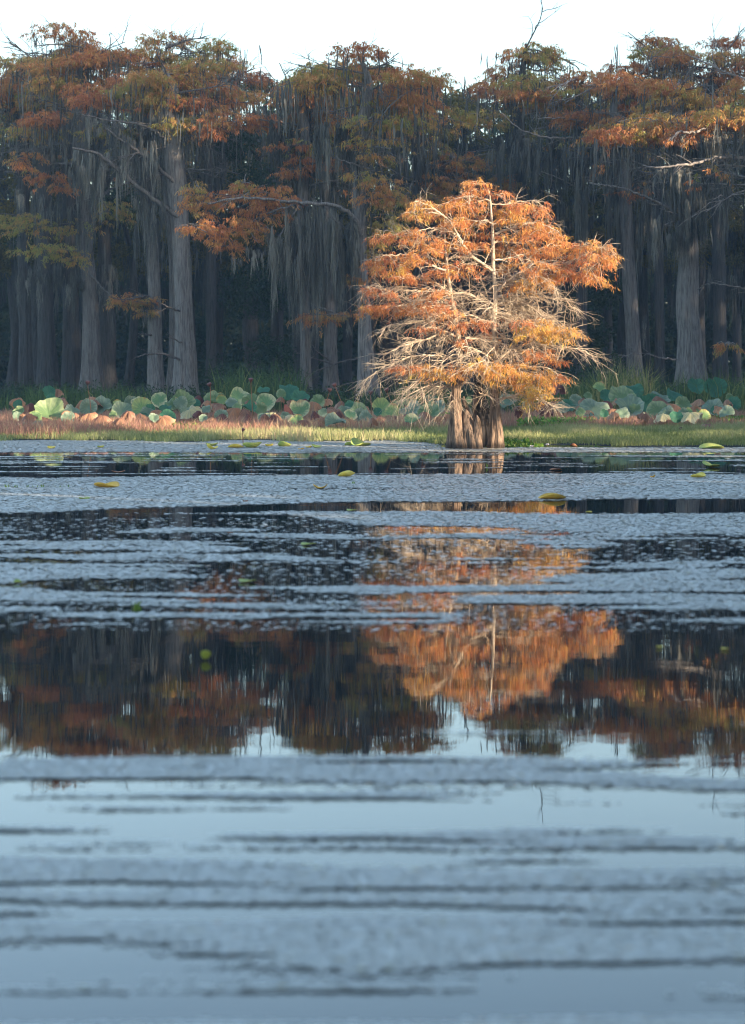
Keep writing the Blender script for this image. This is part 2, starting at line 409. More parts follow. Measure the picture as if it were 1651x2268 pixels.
for k in range(4):
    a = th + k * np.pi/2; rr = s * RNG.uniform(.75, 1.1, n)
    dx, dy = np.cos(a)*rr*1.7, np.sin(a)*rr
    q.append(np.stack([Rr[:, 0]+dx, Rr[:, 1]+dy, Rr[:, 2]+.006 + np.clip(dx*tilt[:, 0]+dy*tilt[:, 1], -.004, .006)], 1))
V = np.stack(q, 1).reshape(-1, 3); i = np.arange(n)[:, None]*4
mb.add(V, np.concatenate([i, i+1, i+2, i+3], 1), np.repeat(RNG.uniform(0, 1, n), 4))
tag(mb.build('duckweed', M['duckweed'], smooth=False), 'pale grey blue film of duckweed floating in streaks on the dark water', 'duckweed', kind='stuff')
print('duckweed', n)

# ------------------------------------------------------------ bank vegetation (nobody could count it)
def scatter(n, px0, px1, Y0, Y1, rng=RNG):
    Y = np.sqrt(rng.uniform(Y0**2, Y1**2, n)); px = rng.uniform(px0, px1, n)
    return (px - CX) / F * Y, Y, px

def gz(x, Y): return ground_z(x, Y)

mb = MB()                                   # yellow-green short grass
x, Y, px = scatter(190000, -120, 1770, 62, 84)
dens = np.clip((Y - shore(x) - 0*px) / .8 + (fbm(x*1.2, Y*.9, 5) - .5)*2, 0, 1) * np.where(Y > np.interp(px, [0, 350, 700, 900, 1150, 1700], [69.2, 70, 72.4, 73.4, 74, 74.5]), .15, 1)
k = RNG.uniform(0, 1, len(x)) < dens
x, Y, px = x[k], Y[k], px[k]
patch = fbm(x*.5, Y*.35, 61)
h = RNG.uniform(.08, .30, len(x)) * (.35 + 1.3*patch)
blades(mb, np.stack([x, Y, gz(x, Y)-.01], 1), h, RNG.uniform(.012, .028, len(x)), RNG.uniform(.1, .8, len(x)),
       np.clip(patch*1.1 - .25 + RNG.normal(size=len(x))*.18 + .15*(px < 700), 0, 1))
tag(mb.build('grass', M['grass'], smooth=False), 'short yellow green grass along the water edge', 'grass', kind='stuff')

mb = MB()                                   # reddish smartweed band
x, Y, px = scatter(170000, -120, 1770, 67.5, 88)
nn = fbm(x*.7, Y*.4, 71)
near = np.interp(px, [0, 350, 700, 900, 1150, 1300, 1700], [67.6, 68.2, 70.3, 71.3, 72, 72.2, 72.8])
dens = np.clip((Y - near)/1.5 + (nn-.5)*3, 0, 1) * np.clip((86 - Y)/5, .1, 1) * np.where((px > 1130) & (px < 1260) & (Y < 77), .5, 1)
k = RNG.uniform(0, 1, len(x)) < dens
x, Y, px, nn = x[k], Y[k], px[k], nn[k]
h = RNG.uniform(.14, .48, len(x)) * (.6 + .9*nn)
blades(mb, np.stack([x, Y, gz(x, Y)-.01], 1), h, RNG.uniform(.014, .032, len(x)), RNG.uniform(.1, .6, len(x)),
       np.clip(.45 + RNG.normal(size=len(x))*.22 + (nn-.5)*.7 + np.clip((px-560)/300, 0, .3)*(px < 1050), 0, 1))
tag(mb.build('red_weeds', M['redweed'], smooth=False), 'reddish pink weeds growing between the grass and the lotus leaves', 'weeds', kind='stuff')

mb = MB()                                   # reeds behind the lotus
for (a, b, Y0, Y1, n, h0, h1, v0) in [(480, 670, 93, 99, 700, .8, 1.9, .25), (1225, 1330, 90, 97, 700, .6, 1.5, .45), (1320, 1440, 88, 94, 600, .9, 2.0, .75),
                                      (1430, 1660, 92, 98, 800, .6, 1.5, .35), (60, 330, 94, 102, 800, .4, 1.1, .25), (880, 1010, 92, 98, 350, .6, 1.4, .4),
                                      (1560, 1660, 86, 90, 250, .9, 1.7, .45), (-60, 1700, 95, 103, 2200, .4, 1.0, .15), (1130, 1240, 92, 98, 300, .6, 1.2, .4)]:
    x, Y, px = scatter(n, a, b, Y0, Y1)
    blades(mb, np.stack([x, Y, gz(x, Y)], 1), RNG.uniform(h0, h1*1.3, n), RNG.uniform(.025, .05, n), RNG.uniform(.05, .7, n),
           np.clip(v0 + RNG.normal(size=n)*.22, 0, 1), curve=.5)
tag(mb.build('reeds', M['reed'], smooth=False), 'tall narrow green and straw reeds behind the lotus leaves', 'reeds', kind='stuff')

def leaf_cloud(mb, cx, cy, cz, rx, ry, rz, n, L, w, att, down=.2, rng=RNG):
    p = rng.normal(size=(n, 3)); p /= np.linalg.norm(p, axis=1)[:, None]; p *= rng.uniform(0, 1, (n, 1))**.45
    c = p * [rx, ry, rz] + [cx, cy, cz]
    d = rng.normal(size=(n, 3)) + [0, 0, -down]
    leaflets(mb, c, L * rng.uniform(.6, 1.3, n), w * rng.uniform(.6, 1.3, n), d, np.clip(att + rng.normal(size=n)*.2, 0, 1), rng)

mb = MB()                                   # dark undergrowth at the foot of the wood
for _ in range(170):
    px = RNG.uniform(-80, 1730); Y = RNG.uniform(97, 128); p = W(px, 0, Y)
    hh = RNG.uniform(.3, .9) + (1.0 if 1230 < px < 1370 or 470 < px < 640 else 0) * RNG.uniform(.3, 1.2)
    leaf_cloud(mb, p[0], Y, .1 + hh*.5, RNG.uniform(.6, 1.5), .8, hh, 420, .16, .07, RNG.uniform(.1, .7))
for (px, py, rx, ry, n) in [(1300, 740, 60, 45, 2600), (1320, 640, 70, 50, 1800), (1290, 690, 50, 60, 1500), (270, 450, 50, 45, 1500), (560, 640, 90, 70, 2800), (600, 780, 60, 40, 1200),
                            (520, 310, 60, 50, 2500), (560, 400, 60, 50, 1800), (1070, 640, 30, 30, 500), (900, 520, 60, 40, 900), (60, 520, 60, 30, 700)]:
    Y = 131; p = W(px, py, Y)
    leaf_cloud(mb, p[0], Y, p[2], rx/F*Y, 1.6, ry/F*Y, n, .2, .09, .2)
tag(mb.build('undergrowth', M['forest_green'], smooth=False), 'dark green leafy undergrowth in the shade of the wood', 'undergrowth', kind='stuff')

# broad-leaved bright herbs
def herb_clump(px0, px1, Y0, Y1, n, label, h=.22):
    x, Y, px = scatter(n, px0, px1, Y0, Y1)
    k = fbm(x*1.5, Y*1.2, 91) > .38; x, Y = x[k], Y[k]; n = len(x)
    o = empty('water_hyacinth', ((x.mean()), Y.mean(), .05), label, 'water plant', 'patches of bright green water plants')
    m = MB(); c = np.stack([x, Y, gz(x, Y) + RNG.uniform(.02, h, n)], 1)
    leaflets(m, c, RNG.uniform(.07, .15, n), RNG.uniform(.05, .10, n), RNG.normal(size=(n, 3))*[1, 1, .5] + [0, 0, .6], RNG.uniform(0, 1, n))
    m.build('leaves', M['herb'], o, smooth=False); return o
herb_clump(384, 474, 71.5, 73.5, 1300, 'bright green leafy plant patch in the red weeds below the twin trunks')
herb_clump(125, 260, 71.5, 72.6, 500, 'low green leafy plant patch in the weeds at far left')
herb_clump(1150, 1320, 73.2, 76.5, 2600, 'large bright green leafy plant patch right of the sunlit tree', .3)
herb_clump(1000, 1320, 60.9, 62.4, 2400, 'green leafy plant mat at the water edge under the sunlit tree', .14)
herb_clump(1545, 1670, 75.5, 78.5, 1400, 'bright green leafy plant patch at the far right edge', .3)
herb_clump(715, 830, 74.5, 76, 700, 'yellow green leafy plant patch in front of the flared trunk')
herb_clump(960, 1005, 75, 78, 350, 'small green leafy plant patch left of the sunlit trunks', .4)
herb_clump(470, 860, 61.6, 62.6, 420, 'sparse row of small leaves along the muddy water edge', .08)

# ------------------------------------------------------------ lotus leaves
def blade_mesh(kind, R, rng, sub=30, rings=7):
    r = np.linspace(0, 1, rings+1)[1:]; a = np.linspace(0, 2*np.pi, sub, endpoint=False)
    Rr_, A = np.meshgrid(r, a, indexing='ij')
    ph = rng.uniform(0, 6.28, 4)
    lob = 1 + .03*np.sin(2*A+ph[0]) + .015*np.sin(3*A+ph[1]) + .02*np.sin(9*A+ph[2]) + rng.normal(size=sub)[None]*.028*(rng.uniform() < .6) - .22*np.exp(-((A-ph[0]+3.14)%6.283-3.14)**2/.02)*(rng.uniform() < .4)
    if kind in 'gbkyp':
        z = .16*(Rr_**1.5) + (.09*np.sin(3*A+ph[1]) + .08*np.sin(5*A+ph[2]) + .05*np.sin(8*A+ph[0]))*Rr_**3 + rng.uniform(-.15, .5)*np.abs(np.cos(A-ph[3]))*Rr_**1.3 - .10*np.exp(-(Rr_/.2)**2)
        if kind == 'p': z = z + np.where(np.sin(A+ph[3]) > .1, 1, 0)*np.clip(Rr_-.55, 0, 1)*np.sin(A+ph[3])*.9
        else: z = z + .022*np.sin(11*A+ph[0])*Rr_**1.5 - (Rr_**2)*.38*np.cos(2*A+ph[3])*rng.uniform(.1, .8) - np.clip(Rr_-.6, 0, 1)*.5*rng.uniform(-.6, 1)
        fr = Rr_*lob
    else:
        droop = {'r': .9, 'o': .75, 'd': 1.2, 'c': .6}[kind]*rng.uniform(.8, 1.2)
        z = -droop*Rr_**1.4 + (.16*np.sin(4*A+ph[0]) + .12*np.sin(7*A+ph[1]) + .07*np.sin(11*A+ph[2]))*Rr_ + rng.normal(size=Rr_.shape)*.06*Rr_ + .22*np.sin(2*A+ph[3])*Rr_
        fr = Rr_*lob*(1 - .2*Rr_) + .09*np.sin(5*A+ph[3])*Rr_ + rng.normal(size=(1, sub))*.04*Rr_
    V = np.stack([fr*np.cos(A)*R, fr*np.sin(A)*R, z*R], -1).reshape(-1, 3)
    V = np.vstack([[[0, 0, (z[0].mean())*R - .0]], V])
    j = np.arange(sub); j2 = (j+1) % sub
    tri = np.stack([np.zeros(sub, int), 1+j, 1+j2], 1)
    quads = np.concatenate([np.stack([1+i*sub+j, 1+(i+1)*sub+j, 1+(i+1)*sub+j2, 1+i*sub+j2], 1) for i in range(rings-1)])
    att = np.r_[0, (Rr_**2 * (.8 if kind in 'pyc' else .6) + .25*np.sin(A+ph[3])*Rr_).ravel()]
    m = MB(); m.v = [V]; m.f = [tri, quads]; m.a = [att]; m.n = len(V)
    return m

ORD = 'first second third fourth fifth sixth seventh eighth ninth tenth eleventh twelfth thirteenth fourteenth fifteenth sixteenth seventeenth eighteenth nineteenth twentieth'.split()
def crop(ox, oy, k, txt):
    out = []
    for t in txt.split():
        u, v, w, h, c = t.split(',')
        out.append([ox + float(u)*k, oy + float(v)*k, float(w)*k, float(h)*k, c])
    return out
LOTUS = crop(33, 594.4, .28, '''25,1070,70,100,k 270,975,90,90,k 345,975,75,75,r 280,1040,95,75,k 390,1035,45,55,r 75,1110,65,80,r 135,1090,90,85,d 20,1165,70,85,b
 55,1170,60,70,o 270,1150,220,150,g 115,1180,75,70,d 165,1170,100,100,y 455,1120,110,85,b 580,1095,125,130,b 610,1030,85,45,o 690,1095,150,130,b 400,1150,65,85,o
 470,1155,75,55,d 545,1168,80,45,d 630,1150,45,50,r 810,1070,65,42,y 845,1135,150,130,b 915,1060,105,105,b 1010,1110,165,190,y 975,1060,90,80,p 1140,1045,120,125,p 1200,1115,90,70,k
 1330,1060,165,140,g 1380,1150,150,110,c 1450,1035,85,95,r 1125,1140,90,65,o 1100,1180,75,60,b 1170,1200,165,100,o 1460,1150,65,90,d 1555,1030,105,90,g 1625,1020,75,90,g
 1520,1110,75,60,b 1605,1090,90,80,r 1560,1190,65,40,o 180,1240,110,50,b 60,1260,100,60,b''') + crop(429.3, 660.4, .28, '''35,790,80,90,d 15,880,55,85,c
 145,790,100,80,g 220,800,75,80,y 350,780,140,140,p 300,825,90,70,b 465,820,130,150,g 575,830,150,150,p 530,870,90,110,g 555,730,95,50,k 750,735,135,110,k 690,750,70,70,g
 850,790,125,90,k 690,800,65,60,r 720,870,65,110,d 770,865,80,75,o 440,870,100,70,k 325,905,110,130,o 210,855,80,80,r 230,930,85,60,d 425,940,65,100,d 560,940,85,80,r
 625,940,75,55,d 840,885,140,120,p 790,950,120,90,c 950,850,105,105,o 950,930,75,120,d 1170,840,100,100,r 1080,900,95,80,o 1150,900,90,80,r 1020,900,65,60,b 1235,930,100,85,p
 1305,895,140,110,g 1120,980,150,75,b 1010,960,95,60,o 880,980,85,55,r 1370,880,55,85,o 1480,875,150,125,y 1565,880,75,105,g 1620,875,100,110,g 1465,955,90,50,r 1590,950,90,80,r''') + crop(825.5, 726.4, .24, '''265,740,170,125,g
 345,770,195,125,b 375,690,90,50,o 530,790,200,160,g 590,720,150,110,b 365,860,130,75,p 690,820,75,100,o 520,650,130,60,k 890,660,60,95,y 1250,680,155,100,b 1370,745,120,85,r
 1340,760,70,120,d 1590,745,105,120,d 1430,700,90,70,b 740,730,90,80,g''') + crop(1188.7, 660.4, .264, '''200,740,95,80,d 60,890,105,100,d 290,890,85,110,b 220,915,105,90,b 355,915,45,50,o 390,860,65,65,r
 430,820,65,60,g 485,935,235,160,b 530,755,105,90,y 590,815,105,90,k 720,830,205,120,g 810,770,155,100,k 900,890,135,150,k 775,920,225,150,b 600,880,95,65,d 650,980,95,90,o
 910,995,75,60,c 1030,850,165,130,b 1020,940,170,120,g 1060,1000,135,90,c 1150,810,125,90,k 1165,920,115,90,o 1230,890,135,120,g 1290,990,165,110,c 1235,960,85,90,b
 1375,880,135,120,o 1470,920,185,110,b 1600,890,85,140,o 1500,750,165,160,k 1340,740,135,120,k 1620,830,60,60,g 1460,1070,110,40,r 1210,1090,40,40,d''')
SEG = [(345, 'left of the twin grey trunks'), (445, 'in front of the twin grey trunks'), (560, 'just right of the twin grey trunks'), (655, 'left of the slim straight trunk'),
       (760, 'in front of the slim straight trunk'), (860, 'below the flared trunk'), (1000, 'just left of the sunlit tree'), (1230, 'beside the sunlit tree on its right'),
       (1330, 'left of the pale reeds'), (1440, 'in front of the pale reeds'), (1490, 'left of the ribbed trunk'), (9999, 'below the ribbed trunk at right')]
CN = {'g': 'round green', 'b': 'round blue green', 'k': 'dark green', 'y': 'yellow green', 'p': 'cream rimmed green', 'c': 'cream coloured wilted', 'r': 'rust brown wilted', 'o': 'orange brown folded', 'd': 'purple brown shrivelled'}
fr_ = np.random.default_rng(41)
for i in range(105):                                    # smaller leaves filling the gaps of the bed
    x_ = 30 + (i + fr_.uniform(-.5, .5))*1610/105
    if 985 < x_ < 1225: continue
    mid_ = np.interp(x_, [0, 300, 450, 700, 980, 1200, 1350, 1650], [905, 912, 905, 908, 915, 905, 900, 895])
    w_s = fr_.uniform(17, 34)
    LOTUS.append([x_, mid_ + fr_.uniform(-20, 24), w_s, w_s*fr_.uniform(.7, 1.05), str(fr_.choice(list('rrooroddckkbgyb')))])
bucket = {}
for q in LOTUS:
    seg = next(s for lim, s in SEG if q[0] < lim); bucket.setdefault((seg, q[4]), []).append(q)
lr = np.random.default_rng(3)
for (seg, c), L in bucket.items():
    for idx, q in enumerate(sorted(L, key=lambda z: z[0])):
        px, py, w, h, c = q
        Y = np.clip(71.5 + (930 - py)/75*17 + lr.uniform(-1, 1), 71, 92)
        c3 = W(px, py, Y); R = w/2/F*Y*(1.12 if c in 'gbkyp' else 1.3)
        lab = (f'{CN[c]} lotus leaf {seg}' if len(L) == 1 else f'{ORD[idx]} {CN[c]} lotus leaf from the left, {seg}')
        o = empty('lotus_leaf', (c3[0] + lr.uniform(-.1, .1), Y + .1, float(gz(np.array(c3[0]), np.array(Y)))), lab, 'lotus leaf', 'lotus leaves along the bank')
        m = blade_mesh(c, R, lr)
        bo = m.build('blade', LM[c]); bo.parent = o
        asp = min(1, h/w)
        if c in 'gbkyp': beta = math.asin(np.clip(asp*.98, .45, .97)) + lr.uniform(-.1, .06)
        else: beta = lr.uniform(.1, .6)
        bo.location = [c3[0]-o.location[0], Y - o.location[1], max(c3[2] + (h*.28/F*Y if c in 'rodc' else -.02), .1)]
        bo.rotation_euler = (beta, lr.uniform(-.18, .18), lr.uniform(-.45, .45))
        if c in 'rodc': bo.scale = (1.12, 1.12, max(.6, min(1.5, h/w*1.15)))
        st = MB(); b0 = np.array(o.location); top = b0*0 + [c3[0], Y+.02, bo.location[2] + o.location[2]*0]
        top = np.array([c3[0], Y + .03, float(o.location[2]) + bo.location[2] - .02])
        bo.location[2] -= float(o.location[2]); top[2] = float(o.location[2]) + bo.location[2] - .02
        mid = (b0 + top)/2 + [lr.uniform(-.06, .06), .05, 0]
        st.tube(interp([b0, mid, top], 6), np.linspace(.014, .009, 6), 5)
        st.build('stalk', M['stalk' if c in 'gbkyp' else 'stalk_brown'], o)

# seed pods on leaning stalks
PODS = [(466, 856, 468, 915, 'brown lotus seed pod on a straight stalk right of the twin trunks'), (194, 852, 204, 900, 'red brown lotus seed pod on a thin stalk at far left'),
        (556, 846, 560, 900, 'brown lotus seed pod above the cream rimmed leaf'), (743, 857, 766, 900, 'brown lotus seed pod on a leaning stalk left of the flared trunk'),
        (730, 868, 716, 905, 'pinkish lotus seed pod leaning right between two trunks'), (858, 868, 876, 905, 'orange brown lotus seed pod on a stalk right of the flared trunk'),
        (821, 874, 824, 915, 'thin lotus seed pod in front of the flared trunk'), (936, 880, 934, 915, 'pinkish lotus seed pod left of the sunlit tree'),
        (538, 955, 541, 992, 'small red bud on a stalk rising from the muddy water edge')]
for i, (px, py, bx, by, lab) in enumerate(PODS):
    Y = 76.0 if i < 8 else 61.5; t = W(px, py, Y); b = W(bx, by, Y); b[2] = float(gz(np.array(b[0]), np.array(Y)))
    o = empty('seed_pod', b, lab, 'seed pod', 'lotus seed pods on stalks')
    m = MB(); m.tube(interp([b, (b+t)/2 + [(b[0]-t[0])*.2, 0, .05], t], 7), np.linspace(.016, .011, 7), 5); m.build('stalk', M['stalk_brown'], o)
    m = MB(); s_ = 1 if i < 8 else .6
    d = np.array([lr.uniform(-.4, .4), -.3, .8]); d /= np.linalg.norm(d)
    m.tube(np.array([t + d*z*s_ for z in (-.02, .0, .05, .10, .115, .12)]), np.array([.015, .03, .06, .078, .07, .005])*s_, 12); m.build('pod', LM['d'], o)

# ------------------------------------------------------------ floating pads and stray leaves
def pad(px, py, w, m, label, curl=.25, lift=.0, up=0, hgt=0, name='lily_pad', cat='lily pad'):
    lift = min(lift, .45); curl = curl + .12; w = w*1.12
    Y = (CZ - hgt) * F / (py - HY); R = w/2/F*Y
    x = (px - CX)/F*Y
    rg = np.random.default_rng(int(px*7 + py)); ph = rg.uniform(0, 6.28, 3)
    r = np.linspace(0, 1, 7)[1:]; a = np.linspace(0, 2*np.pi, 28, endpoint=False); Q, A = np.meshgrid(r, a, indexing='ij')
    fr = Q*(1 + .05*np.sin(3*A+ph[0])); z = (curl*Q**3*(.6 + .4*np.sin(2*A+ph[1])) + lift*Q**2*np.clip(np.sin(A + ph[2]), 0, 1))*R + .010 + hgt
    X, Yy = fr*np.cos(A)*R, fr*np.sin(A)*R*.9
    V = np.stack([X, Yy, z], -1).reshape(-1, 3); V = np.vstack([[[0, 0, .009 + hgt]], V])
    if up:
        V = np.stack([V[:, 0], V[:, 2]*.5, V[:, 1] + R*.8 + .01], 1)
    th = .006; sub = 28; j = np.arange(sub); j2 = (j+1) % sub
    tri = np.stack([np.zeros(sub, int), 1+j, 1+j2], 1); quads = np.concatenate([np.stack([1+i*sub+j, 1+(i+1)*sub+j, 1+(i+1)*sub+j2, 1+i*sub+j2], 1) for i in range(5)])
    mbb = MB(); mbb.v = [V]; mbb.f = [tri, quads]; mbb.a = [np.full(len(V), .5)]; mbb.n = len(V)
    o = mbb.build(name, M[m]); o.location = (x, Y, .004)
    md = o.modifiers.new('thickness', 'SOLIDIFY'); md.thickness = .008
    tag(o, label, cat, 'pads and leaves floating on the water')
    return o
PADS = [(238, 1080, 50, 'pad_orange', 'large orange yellow lily pad with a raised rim at left on the pale film', .28, 0, 0),
        (710, 1083, 28, 'pad_orange', 'small thick yellow orange pad left of centre on the pale film', .5, 0, 0),
        (767, 1056, 34, 'pad_yellow', 'yellow curled pad at the upper edge of the pale film', .4, .3, 0),
        (1225, 1106, 55, 'pad_orange', 'widest orange pad floating below the right of the sunlit tree', .25, 0, 0),
        (1547, 1058, 30, 'pad_yellow', 'yellow brown pad near the right edge', .3, .2, 0),
        (1575, 1035, 34, 'pad_green', 'pale green curled leaf near the right edge by the bank', .2, .6, 0),
        (187, 1106, 22, 'pad_green', 'small yellow green pad below the large orange pad', .15, 0, 0),
        (1446, 1058, 10, 'pad_orange', 'tiny upright orange leaf tip at right', .3, .8, 0),
        (1231, 1042, 24, 'pad_brown', 'flat pinkish brown leaf beyond the widest orange pad', .1, 0, 0),
        (262, 1047, 26, 'pad_brown', 'reddish floating leaf in dark water at left', .15, 0, 0),
        (456, 1463, 20, 'pad_lime', 'round yellow green leaf standing up from the near water', .1, 0, 1),
        (1606, 1440, 14, 'pad_yellow', 'small yellow leaf on near water at right edge', .1, 0, 0),
        (40, 1292, 16, 'pad_green', 'green yellow leaf on the water at left edge', .2, .4, 0),
        (548, 1290, 34, 'pad_green', 'pale green pad on streaked water left of centre', .1, 0, 0),
        (1025, 1293, 30, 'pad_brown', 'rust brown leaf on streaked water below the tree', .3, .2, 0),
        (510, 1182, 12, 'pad_brown', 'small dark red leaf on dark water left of centre', .1, 0, 0),
        (683, 1208, 30, 'pad_green', 'faint green floating leaf cluster at centre', .1, 0, 0),
        (779, 1132, 20, 'pad_green', 'small pale green pad on narrow dark band', .1, 0, 0),
        (544, 1112, 10, 'pad_brown', 'tiny brown leaf on lower edge of pale film', .3, 0, 0),
        (1305, 1136, 12, 'pad_yellow', 'tiny yellow leaf on second pale film band at right', .2, 0, 0),
        (1462, 1436, 12, 'pad_yellow', 'tiny yellow leaf on dark near water at right', .2, 0, 0),
        (114, 994, 16, 'pad_yellow', 'small yellow blade lying on mud film at left', .3, .4, 0),
        (223, 992, 14, 'pad_green', 'small dark green leaf on mud film at left', .3, .4, 0),
        (471, 995, 22, 'pad_yellow', 'bright yellow leaf on mud film below the twin trunks', .4, .5, 0),
        (470, 988, 24, 'pad_green', 'dark green leaf lying behind the bright yellow leaf', .3, .3, 0),
        (522, 992, 32, 'pad_yellow', 'folded yellow leaf left of the widest yellow green one on the mud film', .25, .1, 0),
        (558, 992, 38, 'pad_green', 'yellow green curled leaf right of the folded yellow leaf', .3, .5, 0),
        (596, 989, 16, 'pad_yellow', 'small upright yellow leaf on the mud film', .3, 1.0, 0),
        (631, 989, 26, 'pad_green', 'green curled leaf with dark tip on the mud film', .3, .9, 0),
        (667, 996, 12, 'pad_orange', 'small orange leaf on mud film near the slim trunk', .2, .2, 0),
        (684, 992, 12, 'pad_yellow', 'small yellow leaf beside the small orange leaf', .3, .3, 0),
        (702, 992, 20, 'pad_green', 'green folded leaf on mud film left of the red stem', .3, .6, 0),
        (772, 987, 16, 'pad_green', 'bluish green curled leaf at the grass edge', .3, 1.0, 0),
        (799, 988, 40, 'pad_green', 'wide green leaf cluster at grass edge left of the sunlit tree', .2, .5, 0),
        (1578, 994, 50, 'pad_green', 'flat green pad near the bank at far right', .1, .2, 0)]
for (px, py, w, m, lab, curl, lift, up) in PADS: pad(px, py, w, m, lab, curl, lift, up)
# dry leaf and blossoms at the edge
for (px, py, lab) in [(1271, 984, 'brown curled dry leaf standing in the green mat at the water edge')]:
    pad(px, py + 6, 14, 'pad_brown', lab, .4, 1.4, 0, name='dry_leaf', cat='dry leaf')
for i, (px, py, lab) in enumerate([(231, 964, 'pale lilac blossom in the weeds left of the green patch'), (370, 966, 'pale lilac blossom left of the bright green patch'), (68, 968, 'whitish blossom in the weeds at far left'),
                       (1213, 985, 'white blossom in the green mat right of the trunks'), (1178, 989, 'small white blossom in the mat nearest the trunks'), (1060, 992, 'white blossom at the foot of the knees')]):
    Y = 69.0 if i < 3 else 61.6; t = W(px, py, Y); b = np.array([t[0], Y, float(gz(np.array(t[0]), np.array(Y)))])
    t[2] = max(t[2], b[2] + .05)
    o = empty('blossom', b, lab, 'flower', 'small pale flowers')
    m = MB(); m.tube([b, t], [.006, .005], 4); m.build('stem', M['stalk'], o)
    m = MB(); n = 14; a = np.linspace(0, 6.28, n); leaflets(m, np.repeat(t[None], n, 0), .06, .035, np.stack([np.cos(a), np.sin(a), .3+0*a + (np.arange(n) % 2)*.6], 1), np.full(n, .5)); m.build('petals', M['petal'], o)
# sprigs standing in the water
for (px, py, hpx, n, lab) in [(302, 1352, 26, 7, 'yellow green sprig standing in the streaked water at left'), (95, 1080, 10, 30, 'low green sprigs on the pale film at far left'),
                              (782, 1072, 10, 4, 'thin green sprig by the yellow curled pad'), (1076, 1026+10, 14, 4, 'small sprig in dark water in front of the sunlit trunks')]:
    Y = CZ*F/(py-HY); x = (px-CX)/F*Y; o = empty('water_sprig', (x, Y, 0), lab, 'water plant', 'green sprigs standing in the water')
    m = MB(); sp = .04 if n < 20 else 1.2
    blades(m, np.stack([x + RNG.uniform(-sp, sp, n), Y + RNG.uniform(-.05, .05, n), np.zeros(n)], 1), np.full(n, hpx/F*Y)*RNG.uniform(.5, 1, n), np.full(n, .02), RNG.uniform(0, .5, n), RNG.uniform(.6, 1, n))
    m.build('stems', M['herb'], o, smooth=False)

# ------------------------------------------------------------ drooping cypress foliage
def foliage(lm, tm, c, rad, n_tw, per, L, wl, hue, rng, twig_r=.006, spread=.18, hang=.8, tw_len=.35):
    """sprays of drooping needles on short twigs that fill an ellipsoid"""
    if n_tw <= 0: return
    p = rng.normal(size=(n_tw, 3)); p /= np.linalg.norm(p, axis=1)[:, None]; p *= rng.uniform(.1, 1, (n_tw, 1))**.5
    s = c + p * rad
    out = np.stack([p[:, 0]*1.2, p[:, 1], .12 + 0*p[:, 0]], 1) + rng.normal(size=(n_tw, 3))*.45*np.array([1, 1, .4])
    out /= np.linalg.norm(out, axis=1)[:, None]
    tl = tw_len * rng.uniform(.5, 1.4, n_tw)
    t = np.linspace(0, 1, 4)
    P = s[:, None] + out[:, None]*(t[None, :, None]*tl[:, None, None]) - np.array([0, 0, 1.])*(t**2)[None, :, None]*tl[:, None, None]*.45
    if tm is not None:
        sd = np.cross(out, [0, 0, 1.]); sd /= np.linalg.norm(sd, axis=1)[:, None] + 1e-9
        for axis in (sd, np.broadcast_to(np.array([0, 0, 1.]), sd.shape)):
            r = (twig_r*np.array([1, .8, .6, .3]))[None, :, None]*axis[:, None]
            V = np.stack([P - r, P + r], 2).reshape(n_tw, 8, 3)
            i = np.arange(n_tw)[:, None, None]*8 + np.arange(3)[None, :, None]*2 + np.array([0, 1, 3, 2])
            tm.add(V.reshape(-1, 3), i.reshape(-1, 4), .5)
    u = rng.uniform(0, 1, (n_tw, per)); 
    Q = s[:, None] + out[:, None]*(u*tl[:, None])[..., None] - np.array([0, 0, 1.])*((u**2)*tl[:, None]*.45)[..., None]
    Q = Q + rng.normal(size=Q.shape)*spread*.25*np.array([1, 1, .5])
    d = np.array([0, 0, -hang]) + out[:, None]*.25 + rng.normal(size=Q.shape)*.42
    tw_h = rng.normal(size=n_tw)*.14
    att = np.clip(hue + tw_h[:, None] + rng.normal(size=u.shape)*.12, 0, 1)
    leaflets(lm, Q.reshape(-1, 3), (L*rng.uniform(.6, 1.4, u.shape)).ravel(), wl*rng.uniform(.7, 1.3, u.size), d.reshape(-1, 3), att.ravel(), rng)

# ------------------------------------------------------------ the sunlit cypress clump
YT = 60.8
def U(u, v, dy=0.): return W(759.5 + .4*u, 369.8 + .4*v, YT + dy)
UU = .4 / F * YT           # metres per tracing unit
rg = np.random.default_rng(11)
base = U(735, 1553); base[2] = 0
TREE = empty('cypress_tree', base, 'low sunlit orange cypress with several stems standing alone at the water edge', 'tree')

def flute(n_l, amp, ph, top=.35):
    def f(t, a):
        k = np.clip(1 - t/top, 0, 1)**1.3
        return 1 + amp*k*(np.sin(n_l*a+ph) + .45*np.sin((2*n_l+1)*a+ph*2)) + .04*np.sin(3*a+ph+t*9) + .022*np.sin(13*a+ph*3+3*np.sin(t*7)) + .015*np.sin(19*a+t*11)
    return f

